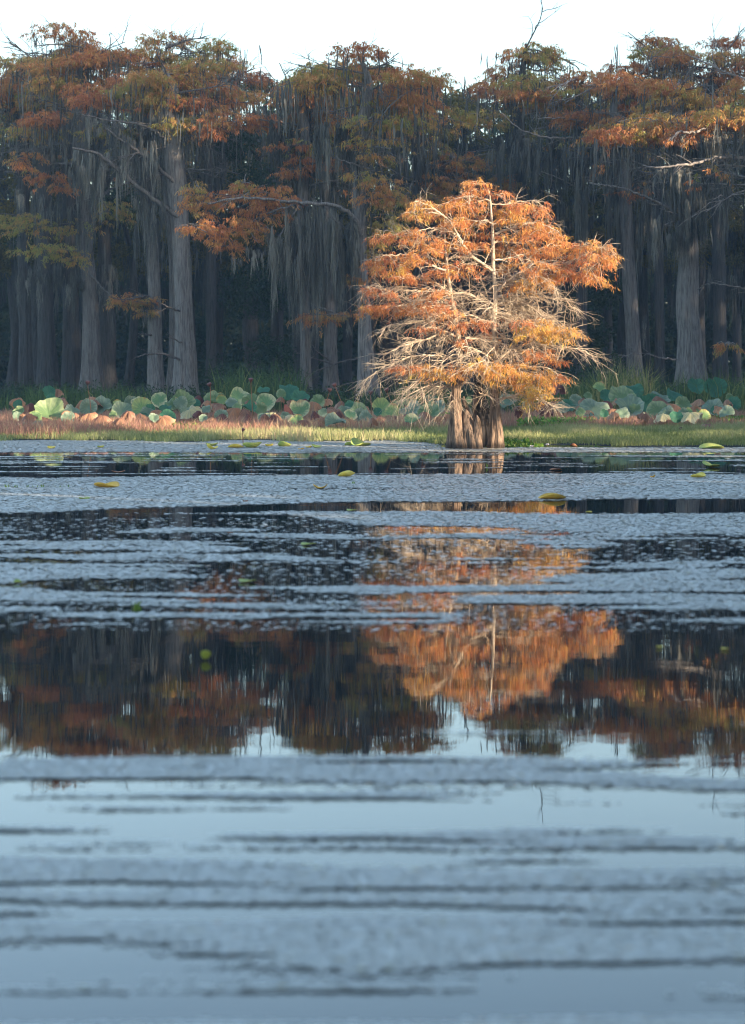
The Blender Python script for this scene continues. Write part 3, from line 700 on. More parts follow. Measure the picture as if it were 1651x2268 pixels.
def trunk(pts, name, m, nl=5, amp=.16, k=64, parent=TREE, n=60, top=.4):
    """pts rows: u, v, width, dy  listed from the base up"""
    P = np.array([[*U(u, v, dy), w*UU/2] for u, v, w, dy in pts]); q = interp(P, n)
    mb = MB(); mb.tube(q[:, :3], np.maximum(q[:, 3], .004), k, .5, flute(nl, amp, rg.uniform(0, 6), top)); return mb.build(name, m, parent), q
TR_R, qR = trunk([(850, 1562, 94, 0), (852, 1480, 74, 0), (849, 1400, 62, 0), (842, 1300, 54, 0), (838, 1200, 44, .03), (840, 1100, 36, .05), (845, 1000, 31, .05), (838, 900, 28, 0), (840, 820, 27, 0), (846, 720, 25, 0),
                  (842, 650, 22, 0), (835, 570, 20, 0), (833, 450, 18, 0), (830, 350, 15, 0), (822, 250, 12, 0), (815, 170, 9, 0), (800, 110, 5, 0), (790, 95, 2, 0)], 'trunk', M['bark_sun'], 3, .11, n=90, top=.3)
TR_L, qL = trunk([(642, 1562, 132, -.25), (638, 1480, 108, -.22), (634, 1400, 86, -.2), (626, 1300, 58, -.15), (632, 1200, 48, -.1), (642, 1100, 40, 0), (645, 1000, 34, .05), (635, 900, 28, .1), (618, 800, 24, .1), (602, 720, 20, .1),
                  (590, 640, 17, .1), (576, 520, 13, .1), (566, 420, 10, .1), (565, 330, 6, .1), (566, 300, 3, .1)], 'trunk', M['bark_sun'], 3, .20, n=90, top=.42)
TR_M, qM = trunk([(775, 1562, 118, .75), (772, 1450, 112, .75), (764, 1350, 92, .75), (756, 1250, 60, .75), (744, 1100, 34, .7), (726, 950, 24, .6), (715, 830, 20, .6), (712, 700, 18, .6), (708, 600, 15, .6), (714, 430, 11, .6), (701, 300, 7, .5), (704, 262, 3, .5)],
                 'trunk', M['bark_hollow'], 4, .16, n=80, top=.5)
trunk([(712, 1562, 116, -.36), (706, 1500, 98, -.35), (698, 1440, 74, -.32), (691, 1390, 52, -.3), (685, 1358, 28, -.28), (682, 1342, 5, -.3)], 'knee', M['bark_sun'], 4, .16, n=30, top=.9)
trunk([(742, 1562, 66, -.5), (746, 1490, 54, -.48), (747, 1430, 40, -.46), (747, 1395, 24, -.53), (743, 1376, 6, -.52)], 'knee', M['bark_sun'], 3, .12, n=26, top=.9)
trunk([(735, 1262, 20, .3), (728, 1330, 22, .32), (735, 1420, 18, .4)], 'bark_splinter', M['bark_sun'], 3, .1, n=14, top=.9)
trunk([(670, 1270, 6, .1), (672, 1300, 22, .1), (690, 1345, 20, .1), (705, 1400, 26, .15)], 'bark_splinter', M['bark_sun'], 3, .1, n=14, top=.9)

LIMBS = [  # u,v points ; start width ; end dy
 ([(842,368),(930,340),(1030,308),(1110,320),(1200,362)],13,-.5), ([(820,205),(900,208),(1000,190),(1080,195),(1125,232)],8,.3), ([(833,316),(790,296),(755,300)],9,-.3),
 ([(835,318),(870,294),(905,258)],8,.4), ([(818,192),(770,172),(700,164),(630,176),(570,200)],9,-.2), ([(830,578),(770,535),(700,480),(662,425),(635,375),(600,310),(540,255),(470,212),(400,190)],17,-.7),
 ([(640,378),(580,350),(520,338),(450,345),(400,366)],8,-.9), ([(845,692),(900,650),(960,600),(1010,568),(1080,530),(1150,540),(1230,540),(1310,500),(1400,470),(1470,452),(1515,505)],15,-.8),
 ([(848,722),(950,715),(1050,722),(1150,725),(1230,736),(1256,766),(1285,792)],12,-.6), ([(866,688),(930,622),(1010,600),(1080,605),(1150,642),(1195,700)],9,-.9),
 ([(850,762),(960,742),(1050,782),(1120,840),(1180,880),(1250,900),(1300,912)],11,-.8), ([(848,792),(920,780),(1000,790),(1090,832),(1170,862)],10,.5), ([(842,882),(950,870),(1050,880),(1150,900),(1240,930)],9,-.7),
 ([(842,1082),(880,1052),(950,1010),(1040,980),(1130,985),(1220,1000),(1310,1012),(1370,1040),(1405,1078)],12,-.5), ([(856,1292),(920,1275),(1000,1262),(1080,1276),(1150,1320),(1200,1345)],12,-.7),
 ([(862,1302),(800,1265),(755,1250)],8,-.6), ([(848,1152),(950,1120),(1050,1110),(1130,1110),(1200,1160)],9,.6), ([(575,572),(500,550),(430,515),(350,490),(250,490),(180,502)],10,-.8),
 ([(566,480),(520,470),(440,422),(370,400),(300,372),(250,350)],8,.5), ([(596,702),(500,690),(400,682),(330,690)],9,-.3), ([(400,760),(330,725),(250,690),(180,655),(130,680),(100,732)],8,-.4),
 ([(606,782),(480,790),(400,760)],10,-.4), ([(610,842),(540,830),(450,800),(350,770),(240,770),(160,800)],9,.6), ([(638,902),(560,870),(450,850),(350,870),(250,880),(200,942)],10,-.7),
 ([(640,950),(560,912),(480,950),(400,970),(330,990),(250,1030),(200,1042)],11,-.9), ([(644,1010),(570,940),(500,925),(420,960),(340,1005),(300,1050)],9,.7), ([(642,1062),(560,1050),(480,1045),(380,1050),(300,1080),(220,1112),(150,1160),(108,1192)],12,-.6),
 ([(636,1140),(520,1130),(420,1120),(330,1130),(220,1150)],9,.5), ([(630,1218),(540,1215),(440,1222),(335,1215)],8,-.5), ([(630,1235),(560,1220),(480,1230),(400,1260),(330,1292)],8,.2), ([(660,1240),(630,1270),(590,1312)],9,-.5),
 ([(606,702),(700,705),(780,735),(830,750)],9,-.1), ([(715,832),(650,762),(600,690),(560,640)],8,-.6), ([(838,760),(760,735),(690,700),(620,700)],9,-.5), ([(838,860),(780,850),(700,820),(640,830)],9,-.8),
 ([(842,720),(790,760),(740,790),(690,800)],8,.4), ([(846,740),(900,730),(1000,740),(1060,790),(1110,830)],9,.9), ([(843,820),(930,850),(1000,900),(1050,960)],8,-.9), ([(838,900),(880,930),(930,890),(925,820),(900,790)],8,-.5),
 ([(843,960),(900,990),(980,1010),(1060,1060)],8,.8), ([(640,980),(680,1010),(700,960),(760,940),(800,980)],7,-.8), ([(644,1080),(700,1050),(740,1090),(760,1130)],7,-.7), ([(833,470),(770,455),(700,470)],8,.7), ([(832,420),(900,415),(980,420),(1060,400)],8,.8),
 ([(830,520),(930,500),(1040,470),(1130,440)],9,.7), ([(712,640),(640,600),(560,590),(470,600),(380,620)],8,1.2), ([(713,520),(650,470),(560,440),(470,420)],8,1.3), ([(705,380),(640,330),(570,300)],6,.9), ([(715,760),(800,690),(900,640),(980,640)],7,1.3),
]
tw = MB(); ends = []
for i, (pl, w0, dy) in enumerate(LIMBS):
    n = len(pl); u0 = pl[0][0]
    sd = .6 if abs(u0 - 712) < 12 else (.1 if u0 < 680 else 0.)
    P = np.array([[*U(a, b, sd + dy*(j/(n-1))**1.2), w0*1.25*UU/2*(1 - .72*j/(n-1))] for j, (a, b) in enumerate(pl)])
    q = interp(P, 5*n); q[1:, :3] += rg.normal(size=(len(q)-1, 3))*.009
    mb = MB(); mb.tube(q[:, :3], q[:, 3], 7)
    d = np.diff(q[:, :3], axis=0); bare = pl[0][1] > 640
    for j in range(2, len(q)-1):
        for _ in range(2 if bare else 1):
            if rg.uniform() < .85:
                dd = d[j]/np.linalg.norm(d[j]) + rg.normal(size=3)*np.array([.7, .9, .45])
                grow(mb, q[j, :3], dd, rg.uniform(.25, .75), max(.0045, q[j, 3]*.42), rg, 1, .35, .6, 4, ends, 4)
    mb.build('branch', M['twig'], TREE)
# free limbs all round the stems in the bare middle of the tree
mbs = [MB() for _ in range(3)]
for i in range(58):
    q, wch = [(qR, 0), (qL, 1), (qL, 1), (qR, 0), (qM, 2)][i % 5]
    z0, z1 = U(0, 1230)[2], U(0, 600)[2]
    z = rg.uniform(z0, z1) if i % 3 else rg.uniform(U(0, 1130)[2], U(0, 820)[2])
    j = np.argmin(abs(q[:, 2] - z)); p = q[j, :3]
    a = rg.uniform(0, 2*np.pi); sgn = 1 if wch == 0 else (-1 if wch == 1 else 0)
    d = np.array([math.cos(a) + sgn*.75, math.sin(a)*(1 if math.sin(a) > 0 else .5), rg.uniform(-.05, .35)])
    Lm = rg.uniform(.9, 1.9) * (.75 if z > U(0, 800)[2] else 1)
    grow(mbs[wch], p, d, Lm, rg.uniform(.014, .026), rg, 2, .35, .55, 6, ends, 5)
for m_ in mbs: m_.build('branches', M['twig'], TREE)
FOL = '''740,95,65,28,.45,0 700,145,45,18,.4,-.1 760,140,40,20,.35,0 890,150,22,30,.2,0 620,200,70,35,.45,0 430,215,85,40,.5,-.5 400,260,60,45,.6,-.6 480,270,70,40,.5,0 600,250,80,50,.5,.5 700,215,100,42,.35,-.4
950,220,105,42,.35,.2 1050,210,75,36,.4,.5 1095,245,34,48,.3,.4 870,250,70,40,.55,-.3 700,300,120,55,.45,.6 930,290,70,70,.65,-.3 1050,310,80,45,.4,-.5 1110,350,90,45,.5,-.4 1000,390,140,50,.4,.7 1170,385,55,50,.45,-.3 620,330,95,50,.4,.4 780,390,110,50,.35,-.6
220,390,62,40,.3,.5 300,390,80,40,.25,.4 440,420,110,50,.4,.3 380,370,80,34,.4,-.6 600,430,110,50,.4,-.5 720,440,90,50,.35,.8 200,520,80,40,.3,-.6 330,510,110,50,.3,.3 470,500,100,50,.4,-.8 300,565,95,42,.6,-.7 640,560,95,50,.35,-.9 540,580,70,40,.3,.6
920,470,110,50,.4,-.7 1080,470,110,50,.35,.4 1180,440,70,50,.4,.7 1010,540,130,50,.45,-.8 1150,560,110,45,.35,-.5 880,560,70,40,.4,.8 1330,440,55,38,.3,-.6 1430,450,80,44,.45,-.8 1300,520,95,48,.3,-.6 1420,525,80,55,.4,-.8 1485,500,34,52,.6,-.8 1350,600,95,48,.35,-.7
1260,600,90,52,.35,-.4 1410,630,42,40,.5,-.8 1160,620,80,45,.5,.3 1060,640,100,45,.6,-.6 950,660,60,35,.6,.5 180,570,52,32,.3,-.4 400,620,90,34,.3,.3 330,620,60,30,.25,-.5 150,680,46,26,.12,-.4 220,700,74,26,.15,-.3 470,690,110,42,.3,-.8 500,750,125,58,.3,-.9
560,815,100,54,.35,-.9 400,785,95,50,.35,-.5 300,790,110,42,.25,.4 200,785,70,34,.3,.2 620,860,52,46,.3,-.8 130,800,30,34,.4,0 730,880,90,42,.2,-.8 900,825,110,34,.2,-.7 1000,860,110,40,.25,-.8 1100,880,90,44,.7,-.8 1200,905,80,42,.7,-.8 1265,930,42,46,.65,-.8
1020,930,60,46,.7,-.8 1130,945,70,34,.7,-.7 1060,1040,46,44,.35,-.6 1120,1030,44,38,.4,-.5 1190,1075,20,16,.3,-.5 300,1108,46,18,.1,-.5 380,1120,60,26,.3,-.6 480,1130,95,30,.6,-.7 590,1140,56,34,.4,-.8 540,1165,60,26,.6,-.6 780,1110,76,54,.7,-.8 870,1110,95,54,.6,-.8
980,1130,95,54,.6,-.7 1090,1160,90,46,.6,-.6 1060,1220,90,46,.75,-.7 1090,1265,56,54,.85,-.7 1180,1180,36,32,.35,-.5 1050,1320,26,36,.85,-.7 960,1190,80,36,.6,.3 840,1170,70,30,.6,-.3 700,1130,40,30,.5,-.8 640,970,40,20,.3,-.9 450,900,60,20,.2,-.5 800,930,60,30,.25,.7'''
lm, tmm = MB(), MB()
GAPTEST = 0
conn = MB()
skel = np.concatenate([qR[:, :3], qL[:, :3], qM[:, :3]] + [np.array([U(a, b, dy*.6) for a, b in pl]) for pl, w0, dy in LIMBS])
for s_ in FOL.split():
    u, v, ru, rv, hue, dy = map(float, s_.split(','))
    dens = (.55 if 820 < v < 870 and u > 650 else 1)*rg.uniform(.55, 1.15)
    for layer in range(2):
        dd = dy * (1 if layer == 0 else -.7) * rg.uniform(.8, 1.3)
        if abs(u - 838) < ru*.75 + 18 and 180 < v < 950: dd = abs(dd) + .25
        sc = 1 if layer == 0 else .85
        if layer == 1 and (v > 850 or u > 1230): dd = dy*.4 + .35
        c = U(u + rg.normal()*6*layer, v + rg.normal()*5*layer, dd); rad = np.array([ru*UU*sc, max(.28, ru*UU*.55), rv*UU*sc])
        area = ru*rv*UU*UU
        n_tw = int(area*150*dens*(1 if layer == 0 else .45)) + 4
        foliage(lm, tmm, c + [0, 0, .03], rad*.86, n_tw, 19, .13, .0155, hue - .12, rg, .004, .15, .8, .26)
        if layer == 0:
            j = np.argmin(np.linalg.norm((skel - c)*[1, .6, 1], axis=1)); a = skel[j]
            mid = (a + c)/2 + [0, 0, .08]; conn.tube(interp([a, mid, c, c + (c-a)*.3 + [0, 0, -.05]], 8), np.linspace(.014, .004, 8), 5)
            for _ in range(5):
                e = c + rg.normal(size=3)*rad*.7; conn.tube(interp([c, (c+e)/2 + [0, 0, .05], e], 5), np.linspace(.007, .003, 5), 4)
lm.build('foliage', M['rust'], TREE, smooth=False); tmm.build('twigs', M['twig'], TREE, smooth=False); conn.build('branchlets', M['twig'], TREE)
print('main leaves', lm.n//4)

# ------------------------------------------------------------ the shaded cypress wood behind
def ftree(label, Y, tr, m='bark', limbs=(), blobs=(), moss=(), nl=6, amp=.12, group='tall cypresses of the wood', crown=True, name='cypress_tree', seed=0, branch_m='bark'):
    r = np.random.default_rng(int(Y*10 + tr[0][0] + seed)); S = Y/F
    b = W(tr[0][0], tr[0][1], Y); b[2] = float(gz(np.array(b[0]), np.array(Y))) - .05
    o = empty(name, b, label, 'tree', group)
    pts = [[*W(px, py, Y), w*S/2] for px, py, w in tr]; pts[0][2] = b[2]
    px, py, w = tr[-1]
    topy = r.uniform(70, 190)
    pts.append([*W(px + r.uniform(-12, 12), .45*240 + .55*topy, Y), w*S*.30]); pts.append([*W(px + r.uniform(-16, 16), topy, Y), .03])
    q = interp(pts, 60); mb = MB()
    mb.tube(q[:, :3], np.maximum(q[:, 3], .03), 48, .5, flute(nl, amp, r.uniform(0, 6), .38)); mb.build('trunk', M[m], o)
    mo = MB(); lf = MB(); tg = MB()
    for pl, w0 in limbs:
        n = len(pl); P = np.array([[*W(a, c, Y - .3 - 1.9*j/(n-1)), w0*S/2*(1 - .65*j/(n-1))] for j, (a, c) in enumerate(pl)])
        qq = interp(P, 6*n); qq[1:, :3] += r.normal(size=(len(qq)-1, 3))*.02
        bb = MB(); bb.tube(qq[:, :3], qq[:, 3], 8); dd = np.diff(qq[:, :3], axis=0)
        for j in range(3, len(qq)-1, 2):
            if r.uniform() < .65: grow(bb, qq[j, :3], dd[j]/np.linalg.norm(dd[j]) + r.normal(size=3)*.7, r.uniform(.3, 1.0), max(.008, qq[j, 3]*.35), r, 1, .2, .6, 3)
        bb.build('branch', M[branch_m], o)
    # crown limbs reaching out at the top
    if crown:
        for i in range(13):
            j = r.integers(40, 60); p = q[j, :3]; a = r.uniform(0, 6.28)
            grow(tg, p, np.array([math.cos(a), math.sin(a)*.6, r.uniform(-.05, .35)]), r.uniform(1.6, 3.6), .05, r, 2, .1, .5, 5, None, 5)
            c = p + np.array([math.cos(a)*r.uniform(1, 3), math.sin(a)*1.5, r.uniform(0, .8)])
            if i < 7: c = q[-1, :3] + r.normal(size=3)*[.45 + .22*i, .5 + .1*i, .15] - [0, 0, .15 + .42*i]
            foliage(lf, None, c, np.array([r.uniform(.9, 1.6), 1., r.uniform(.3, .55)]), 70 if i < 7 or CZ + (HY-235)*S < c[2] else 4, 24, .20, .04, r.uniform(.2, .95), r, hang=.8, tw_len=.5)
            n = 26; T = c + r.normal(size=(n, 3))*[1.0, .6, .15] + [0, 0, -.2]
            moss_strands(mo, T, r.uniform(.4, 2.2, n), r.uniform(.03, .10, n), np.clip(r.normal(size=n)*.2 + .45, 0, 1), rng=r)
    for (bx, by, rx, ry, hue, dY) in blobs:
        yy = Y + dY; s2 = yy/F; c = W(bx, by, yy)
        rad = np.array([rx*s2*1.12, max(.5, rx*s2*.5), ry*s2*1.2]); area = rad[0]*rad[2]
        foliage(lf, tg, c, rad*.88, int(area*44) + 8, 26, .19, .036, hue, r, .008, .25, .9, .42)
        for _ in range(6):
            e = c + r.normal(size=3)*rad*.6; tg.tube(interp([c + [r.uniform(-.3, .3), 0, 0], (c+e)/2 + [0, 0, .1], e], 5), np.linspace(.025, .008, 5), 4)
    for (x0, x1, y0, y1, n, att, wd, dY) in moss:      # strands start along the top of a box and hang to its bottom
        n = int(n*3.4); nc = max(2, int((x1 - x0)/7)); ci = r.integers(0, nc, n)
        cx_ = r.uniform(x0, x1, nc); cL = r.uniform(.2, 1, nc)**1.4; cy_ = r.uniform(0, .45, nc); cw = r.uniform(1.2, 4.0, nc); cd = r.uniform(-.6, .6, nc)
        yy = Y + dY + cd[ci] + r.normal(size=n)*.12; ux = cx_[ci] + r.normal(size=n)*cw[ci]; clus = cL[ci] - np.abs(ux - cx_[ci])/cw[ci]*.25
        clus = np.clip(clus, .08, 1)
        ty = y0 + np.clip(cy_[ci] + r.uniform(-.06, .06, n), 0, .5)*(y1 - y0); T = np.stack([(ux-CX)/F*yy, yy, CZ - (ty-HY)/F*yy], 1)
        L = (y1 - y0)/F*yy*r.uniform(.35, 1.0, n)*(.15 + clus*1.0)
        moss_strands(mo, T, L, r.uniform(.4, 1.2, n)*wd*.62, np.clip(att + .08 + (r.normal(size=nc)*.22)[ci] + r.normal(size=n)*.1, 0, 1), 5, rng=r)
    # moss sleeves close to the trunk
    n = 110; j = r.integers(26, 58, n); T = q[j, :3] + r.normal(size=(n, 3))*[.25, .2, .1] + np.stack([r.choice([-1, 1], n)*q[j, 3], 0*j, 0*j], 1)
    moss_strands(mo, T, r.uniform(.4, 2.0, n), r.uniform(.03, .09, n), np.clip(r.normal(size=n)*.15 + .4, 0, 1), rng=r)
    if lf.n: lf.build('foliage', M['forest_rust'], o, smooth=False)
    if tg.n: tg.build('branches', M[branch_m], o)
    mo.build('hanging_moss', M['moss'], o, smooth=False)
    return o

ftree('grey cypress, left one of the twin trunks, with a thin bare low branch', 118, [(351, 885, 50), (346, 840, 36), (344, 780, 31), (343, 680, 28), (338, 560, 27), (330, 450, 26), (322, 330, 27), (316, 240, 28)], 'bark_pale',
      [([(336, 742), (318, 740), (308, 738)], 4), ([(352, 688), (330, 664), (300, 650)], 3), ([(330, 655), (300, 660), (268, 664), (240, 655)], 4)], [(300, 660, 55, 14, .55, -.5), (280, 672, 40, 12, .7, -.5), (325, 690, 18, 8, .7, -.5)],
      [(240, 340, 672, 740, 40, .4, .05, -.5), (300, 345, 430, 620, 70, .5, .06, -.4), (290, 380, 250, 480, 160, .5, .07, -.4), (60, 300, 250, 330, 120, .45, .07, 0)], amp=.1)
ftree('grey cypress, thicker right one of the twin trunks, with long straight bare limbs', 115, [(409, 890, 74), (411, 850, 52), (412, 800, 46), (409, 740, 40), (406, 660, 38), (402, 560, 38), (398, 470, 40), (392, 400, 44), (385, 320, 42), (374, 240, 30)], 'bark_pale',
      [([(396, 482), (340, 440), (290, 400), (250, 365), (215, 340), (185, 332), (158, 327)], 11), ([(392, 408), (350, 370), (300, 332), (255, 300), (228, 280)], 9), ([(385, 325), (345, 290), (300, 274), (240, 266), (180, 254)], 6),
       ([(404, 800), (372, 786), (335, 784), (298, 792)], 6), ([(400, 690), (375, 680), (350, 668)], 5), ([(405, 320), (415, 290), (432, 262)], 4), ([(404, 760), (385, 750), (372, 735)], 4)], [(520, 268, 95, 26, .38, -1.5), (470, 290, 40, 20, .30, -1.5), (590, 262, 40, 22, .28, -1.5)],
      [(160, 250, 332, 430, 200, .65, .07, -1), (205, 225, 335, 560, 30, .75, .06, -1), (250, 285, 262, 400, 60, .7, .08, -1), (180, 260, 258, 330, 120, .55, .06, -1), (240, 350, 310, 480, 110, .55, .07, -.8), (280, 365, 430, 560, 80, .45, .06, -.4)], amp=.16)
ftree('dim cypress standing right behind the twin trunks', 124, [(386, 880, 40), (387, 820, 28), (388, 700, 24), (384, 560, 22), (372, 420, 22), (362, 300, 22)], 'bark', moss=[(360, 400, 300, 560, 90, .4, .06, 0)])
ftree('tall dim cypress with thick moss at left, midway to the twin trunks', 122, [(204, 880, 58), (204, 820, 44), (203, 740, 38), (199, 640, 32), (191, 540, 28), (185, 440, 32), (181, 330, 38), (184, 250, 36)], 'bark', [([(196, 600), (230, 640), (260, 660)], 4)],
      [(90, 290, 60, 20, .85, -2), (60, 352, 40, 22, .5, -2), (105, 395, 46, 18, .35, -2), (140, 415, 22, 10, .3, -2), (170, 578, 36, 10, .9, -2), (110, 555, 90, 18, .95, -2), (100, 500, 110, 24, .9, 0), (60, 290, 40, 20, .8, -2)],
      [(35, 80, 410, 470, 60, .7, .06, -2), (40, 260, 585, 700, 200, .45, .06, 0), (150, 230, 300, 480, 160, .55, .07, -.5), (170, 200, 480, 600, 40, .55, .06, -.5), (60, 200, 430, 560, 90, .4, .06, 0)])
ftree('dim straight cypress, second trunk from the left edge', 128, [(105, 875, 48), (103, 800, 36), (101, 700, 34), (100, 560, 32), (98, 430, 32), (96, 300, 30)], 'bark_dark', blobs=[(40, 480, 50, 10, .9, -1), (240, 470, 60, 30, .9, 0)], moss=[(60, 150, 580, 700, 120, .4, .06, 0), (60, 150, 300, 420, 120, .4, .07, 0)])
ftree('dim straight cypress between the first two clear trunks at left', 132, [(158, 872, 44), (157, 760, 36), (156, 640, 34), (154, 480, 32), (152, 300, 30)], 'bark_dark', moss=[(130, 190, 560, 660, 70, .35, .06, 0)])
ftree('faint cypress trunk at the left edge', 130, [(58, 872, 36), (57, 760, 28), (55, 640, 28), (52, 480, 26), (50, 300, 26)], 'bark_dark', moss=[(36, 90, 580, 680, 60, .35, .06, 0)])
ftree('slim straight cypress left of the arching mossy limb', 113, [(680, 880, 30), (678, 820, 24), (677, 740, 22), (674, 640, 22), (670, 520, 22), (672, 400, 24), (676, 290, 26)], 'bark',
      [([(690, 672), (735, 690), (770, 702)], 4), ([(668, 450), (640, 490), (600, 560)], 5)], [(650, 322, 70, 9, .2, -1), (700, 355, 55, 14, .2, -1), (650, 378, 34, 14, .3, -1), (735, 698, 82, 13, .55, -1.5), (690, 705, 40, 10, .4, -1.5), (720, 365, 40, 10, .3, -1)],
      [(600, 780, 260, 420, 300, .4, .07, 0), (640, 720, 460, 640, 200, .45, .07, -.5), (655, 700, 700, 780, 40, .4, .05, 0), (765, 775, 700, 800, 14, .6, .07, -1)])
ftree('ragged mossy cypress between the slim trunk and the flared trunk', 116, [(736, 885, 44), (734, 840, 32), (732, 780, 28), (730, 700, 26), (726, 600, 24), (722, 480, 24), (720, 350, 26)], 'bark',
      [([(735, 805), (700, 795), (660, 782), (650, 772)], 4), ([(735, 808), (790, 795), (835, 800), (880, 798)], 4), ([(732, 800), (705, 780), (690, 762)], 4), ([(735, 810), (700, 822), (685, 832)], 3), ([(722, 460), (690, 440), (650, 410), (600, 400)], 6)], [],
      [(690, 800, 470, 640, 260, .5, .07, 0), (640, 760, 560, 730, 200, .4, .07, 0), (640, 800, 300, 470, 260, .45, .07, .4), (640, 660, 470, 720, 30, .55, .06, -1)])
ftree('flared cypress trunk with a long arching limb left of the sunlit tree', 104, [(812, 905, 66), (814, 880, 50), (812, 830, 38), (809, 770, 31), (807, 690, 27), (802, 600, 26), (799, 520, 28), (796, 440, 28), (800, 340, 26), (806, 260, 26)], 'bark_pale',
      [([(800, 520), (788, 488), (770, 468), (735, 454), (690, 450), (640, 446), (580, 440), (520, 440), (460, 452)], 11), ([(560, 500), (600, 470), (650, 455)], 6), ([(790, 520), (760, 500), (730, 480)], 4), ([(820, 375), (790, 365), (740, 350)], 5), ([(800, 335), (830, 325), (870, 330)], 5)],
      [(540, 436, 115, 27, .35, -1), (450, 452, 42, 28, .55, -1), (605, 436, 55, 26, .35, -1), (540, 405, 12, 14, .75, -1), (430, 418, 12, 16, .75, -1), (470, 515, 55, 22, .35, -1.6), (540, 505, 48, 30, .45, -1.6), (500, 545, 34, 18, .4, -1.6), (580, 480, 60, 26, .35, -1), (440, 500, 30, 14, .55, -1),
       (830, 312, 66, 11, .8, -1), (870, 268, 100, 24, .9, -1), (830, 345, 40, 10, .7, -1), (800, 388, 34, 16, .8, -1), (850, 408, 48, 20, .6, -1), (840, 440, 56, 18, .5, -1), (850, 508, 46, 26, .95, .5), (820, 560, 30, 40, .85, .5), (795, 620, 22, 10, .4, 0), (880, 440, 30, 30, .8, 1)],
      [(590, 800, 448, 660, 320, .55, .07, -1), (580, 640, 500, 620, 110, .7, .06, -1.4), (620, 770, 520, 720, 160, .45, .06, -.8), (640, 700, 440, 560, 80, .6, .07, -1), (680, 800, 270, 440, 220, .4, .07, 0), (790, 815, 640, 700, 30, .5, .06, -.4), (500, 600, 545, 620, 50, .6, .06, -1.5), (760, 800, 480, 620, 90, .5, .07, -.5)], amp=.24, nl=5, branch_m='bark_pale')
ftree('slender leaning cypress right of the sunlit tree', 118, [(1411, 865, 44), (1406, 800, 34), (1401, 720, 31), (1394, 620, 30), (1388, 520, 30), (1383, 430, 32), (1380, 330, 32)], 'bark', [([(1395, 790), (1370, 786), (1345, 795)], 3)],
      [(1390, 425, 40, 14, .3, 0), (1400, 268, 80, 22, .65, -1.5), (1440, 250, 60, 20, .6, -1.5)], [(1340, 1440, 410, 600, 240, .42, .07, 0), (1340, 1420, 300, 430, 160, .35, .07, 0), (1425, 1440, 700, 780, 12, .4, .06, 0)], amp=.1)
ftree('massive ribbed cypress trunk at right with moss around its top', 106, [(1531, 872, 88), (1532, 850, 70), (1530, 800, 58), (1528, 740, 52), (1523, 690, 50), (1524, 620, 47), (1526, 560, 42), (1520, 500, 44), (1512, 420, 46), (1506, 330, 46)], 'bark_pale',
      [([(1510, 470), (1478, 458), (1440, 440), (1400, 424), (1355, 412), (1308, 405)], 8), ([(1512, 480), (1485, 470), (1460, 462)], 5), ([(1500, 796), (1460, 792), (1430, 784), (1400, 784), (1375, 790)], 4), ([(1512, 492), (1490, 492), (1470, 500)], 4), ([(1545, 640), (1570, 628), (1600, 622)], 3)],
      [(1480, 275, 90, 28, .6, -1.5), (1420, 300, 36, 12, .8, -1.5), (1500, 300, 40, 22, .4, -1.5), (1560, 262, 60, 24, .45, -2), (1450, 262, 60, 18, .7, -1.5)],
      [(1470, 1560, 385, 540, 300, .45, .07, -.6), (1500, 1535, 480, 600, 60, .5, .06, -.6), (1446, 1464, 462, 600, 40, .7, .07, -1), (1482, 1500, 500, 590, 50, .55, .07, -1), (1560, 1617, 350, 520, 120, .4, .07, 0), (1480, 1617, 300, 420, 160, .4, .07, 0), (1588, 1600, 480, 620, 12, .4, .07, 0)], amp=.13, nl=7, branch_m='bark_pale')
ftree('cypress beyond the right edge whose pale sunlit limbs reach into the wood', 98, [(1712, 885, 70), (1708, 800, 48), (1704, 650, 42), (1700, 500, 40), (1696, 380, 38)], 'bark_pale',
      [([(1700, 372), (1650, 352), (1610, 348), (1580, 350), (1545, 361), (1500, 366), (1462, 370), (1425, 368)], 9), ([(1700, 300), (1650, 288), (1600, 284), (1560, 287), (1530, 293), (1500, 294), (1488, 312)], 9), ([(1505, 292), (1490, 275), (1486, 258)], 4), ([(1700, 660), (1650, 640), (1610, 632), (1575, 626)], 4)],
      [(1590, 270, 60, 20, .5, -1), (1540, 282, 50, 18, .35, -1), (1500, 300, 26, 18, .3, -1), (1460, 270, 50, 20, .55, -1), (1612, 765, 20, 9, .6, -1)],
      [(1510, 1530, 296, 340, 60, .8, .06, -1), (1540, 1600, 296, 350, 80, .7, .06, -1), (1495, 1510, 370, 440, 50, .85, .07, -1), (1520, 1540, 368, 420, 50, .85, .07, -1), (1440, 1480, 372, 400, 40, .5, .05, -1), (1575, 1617, 290, 340, 60, .7, .06, -1)], branch_m='twig_grey')
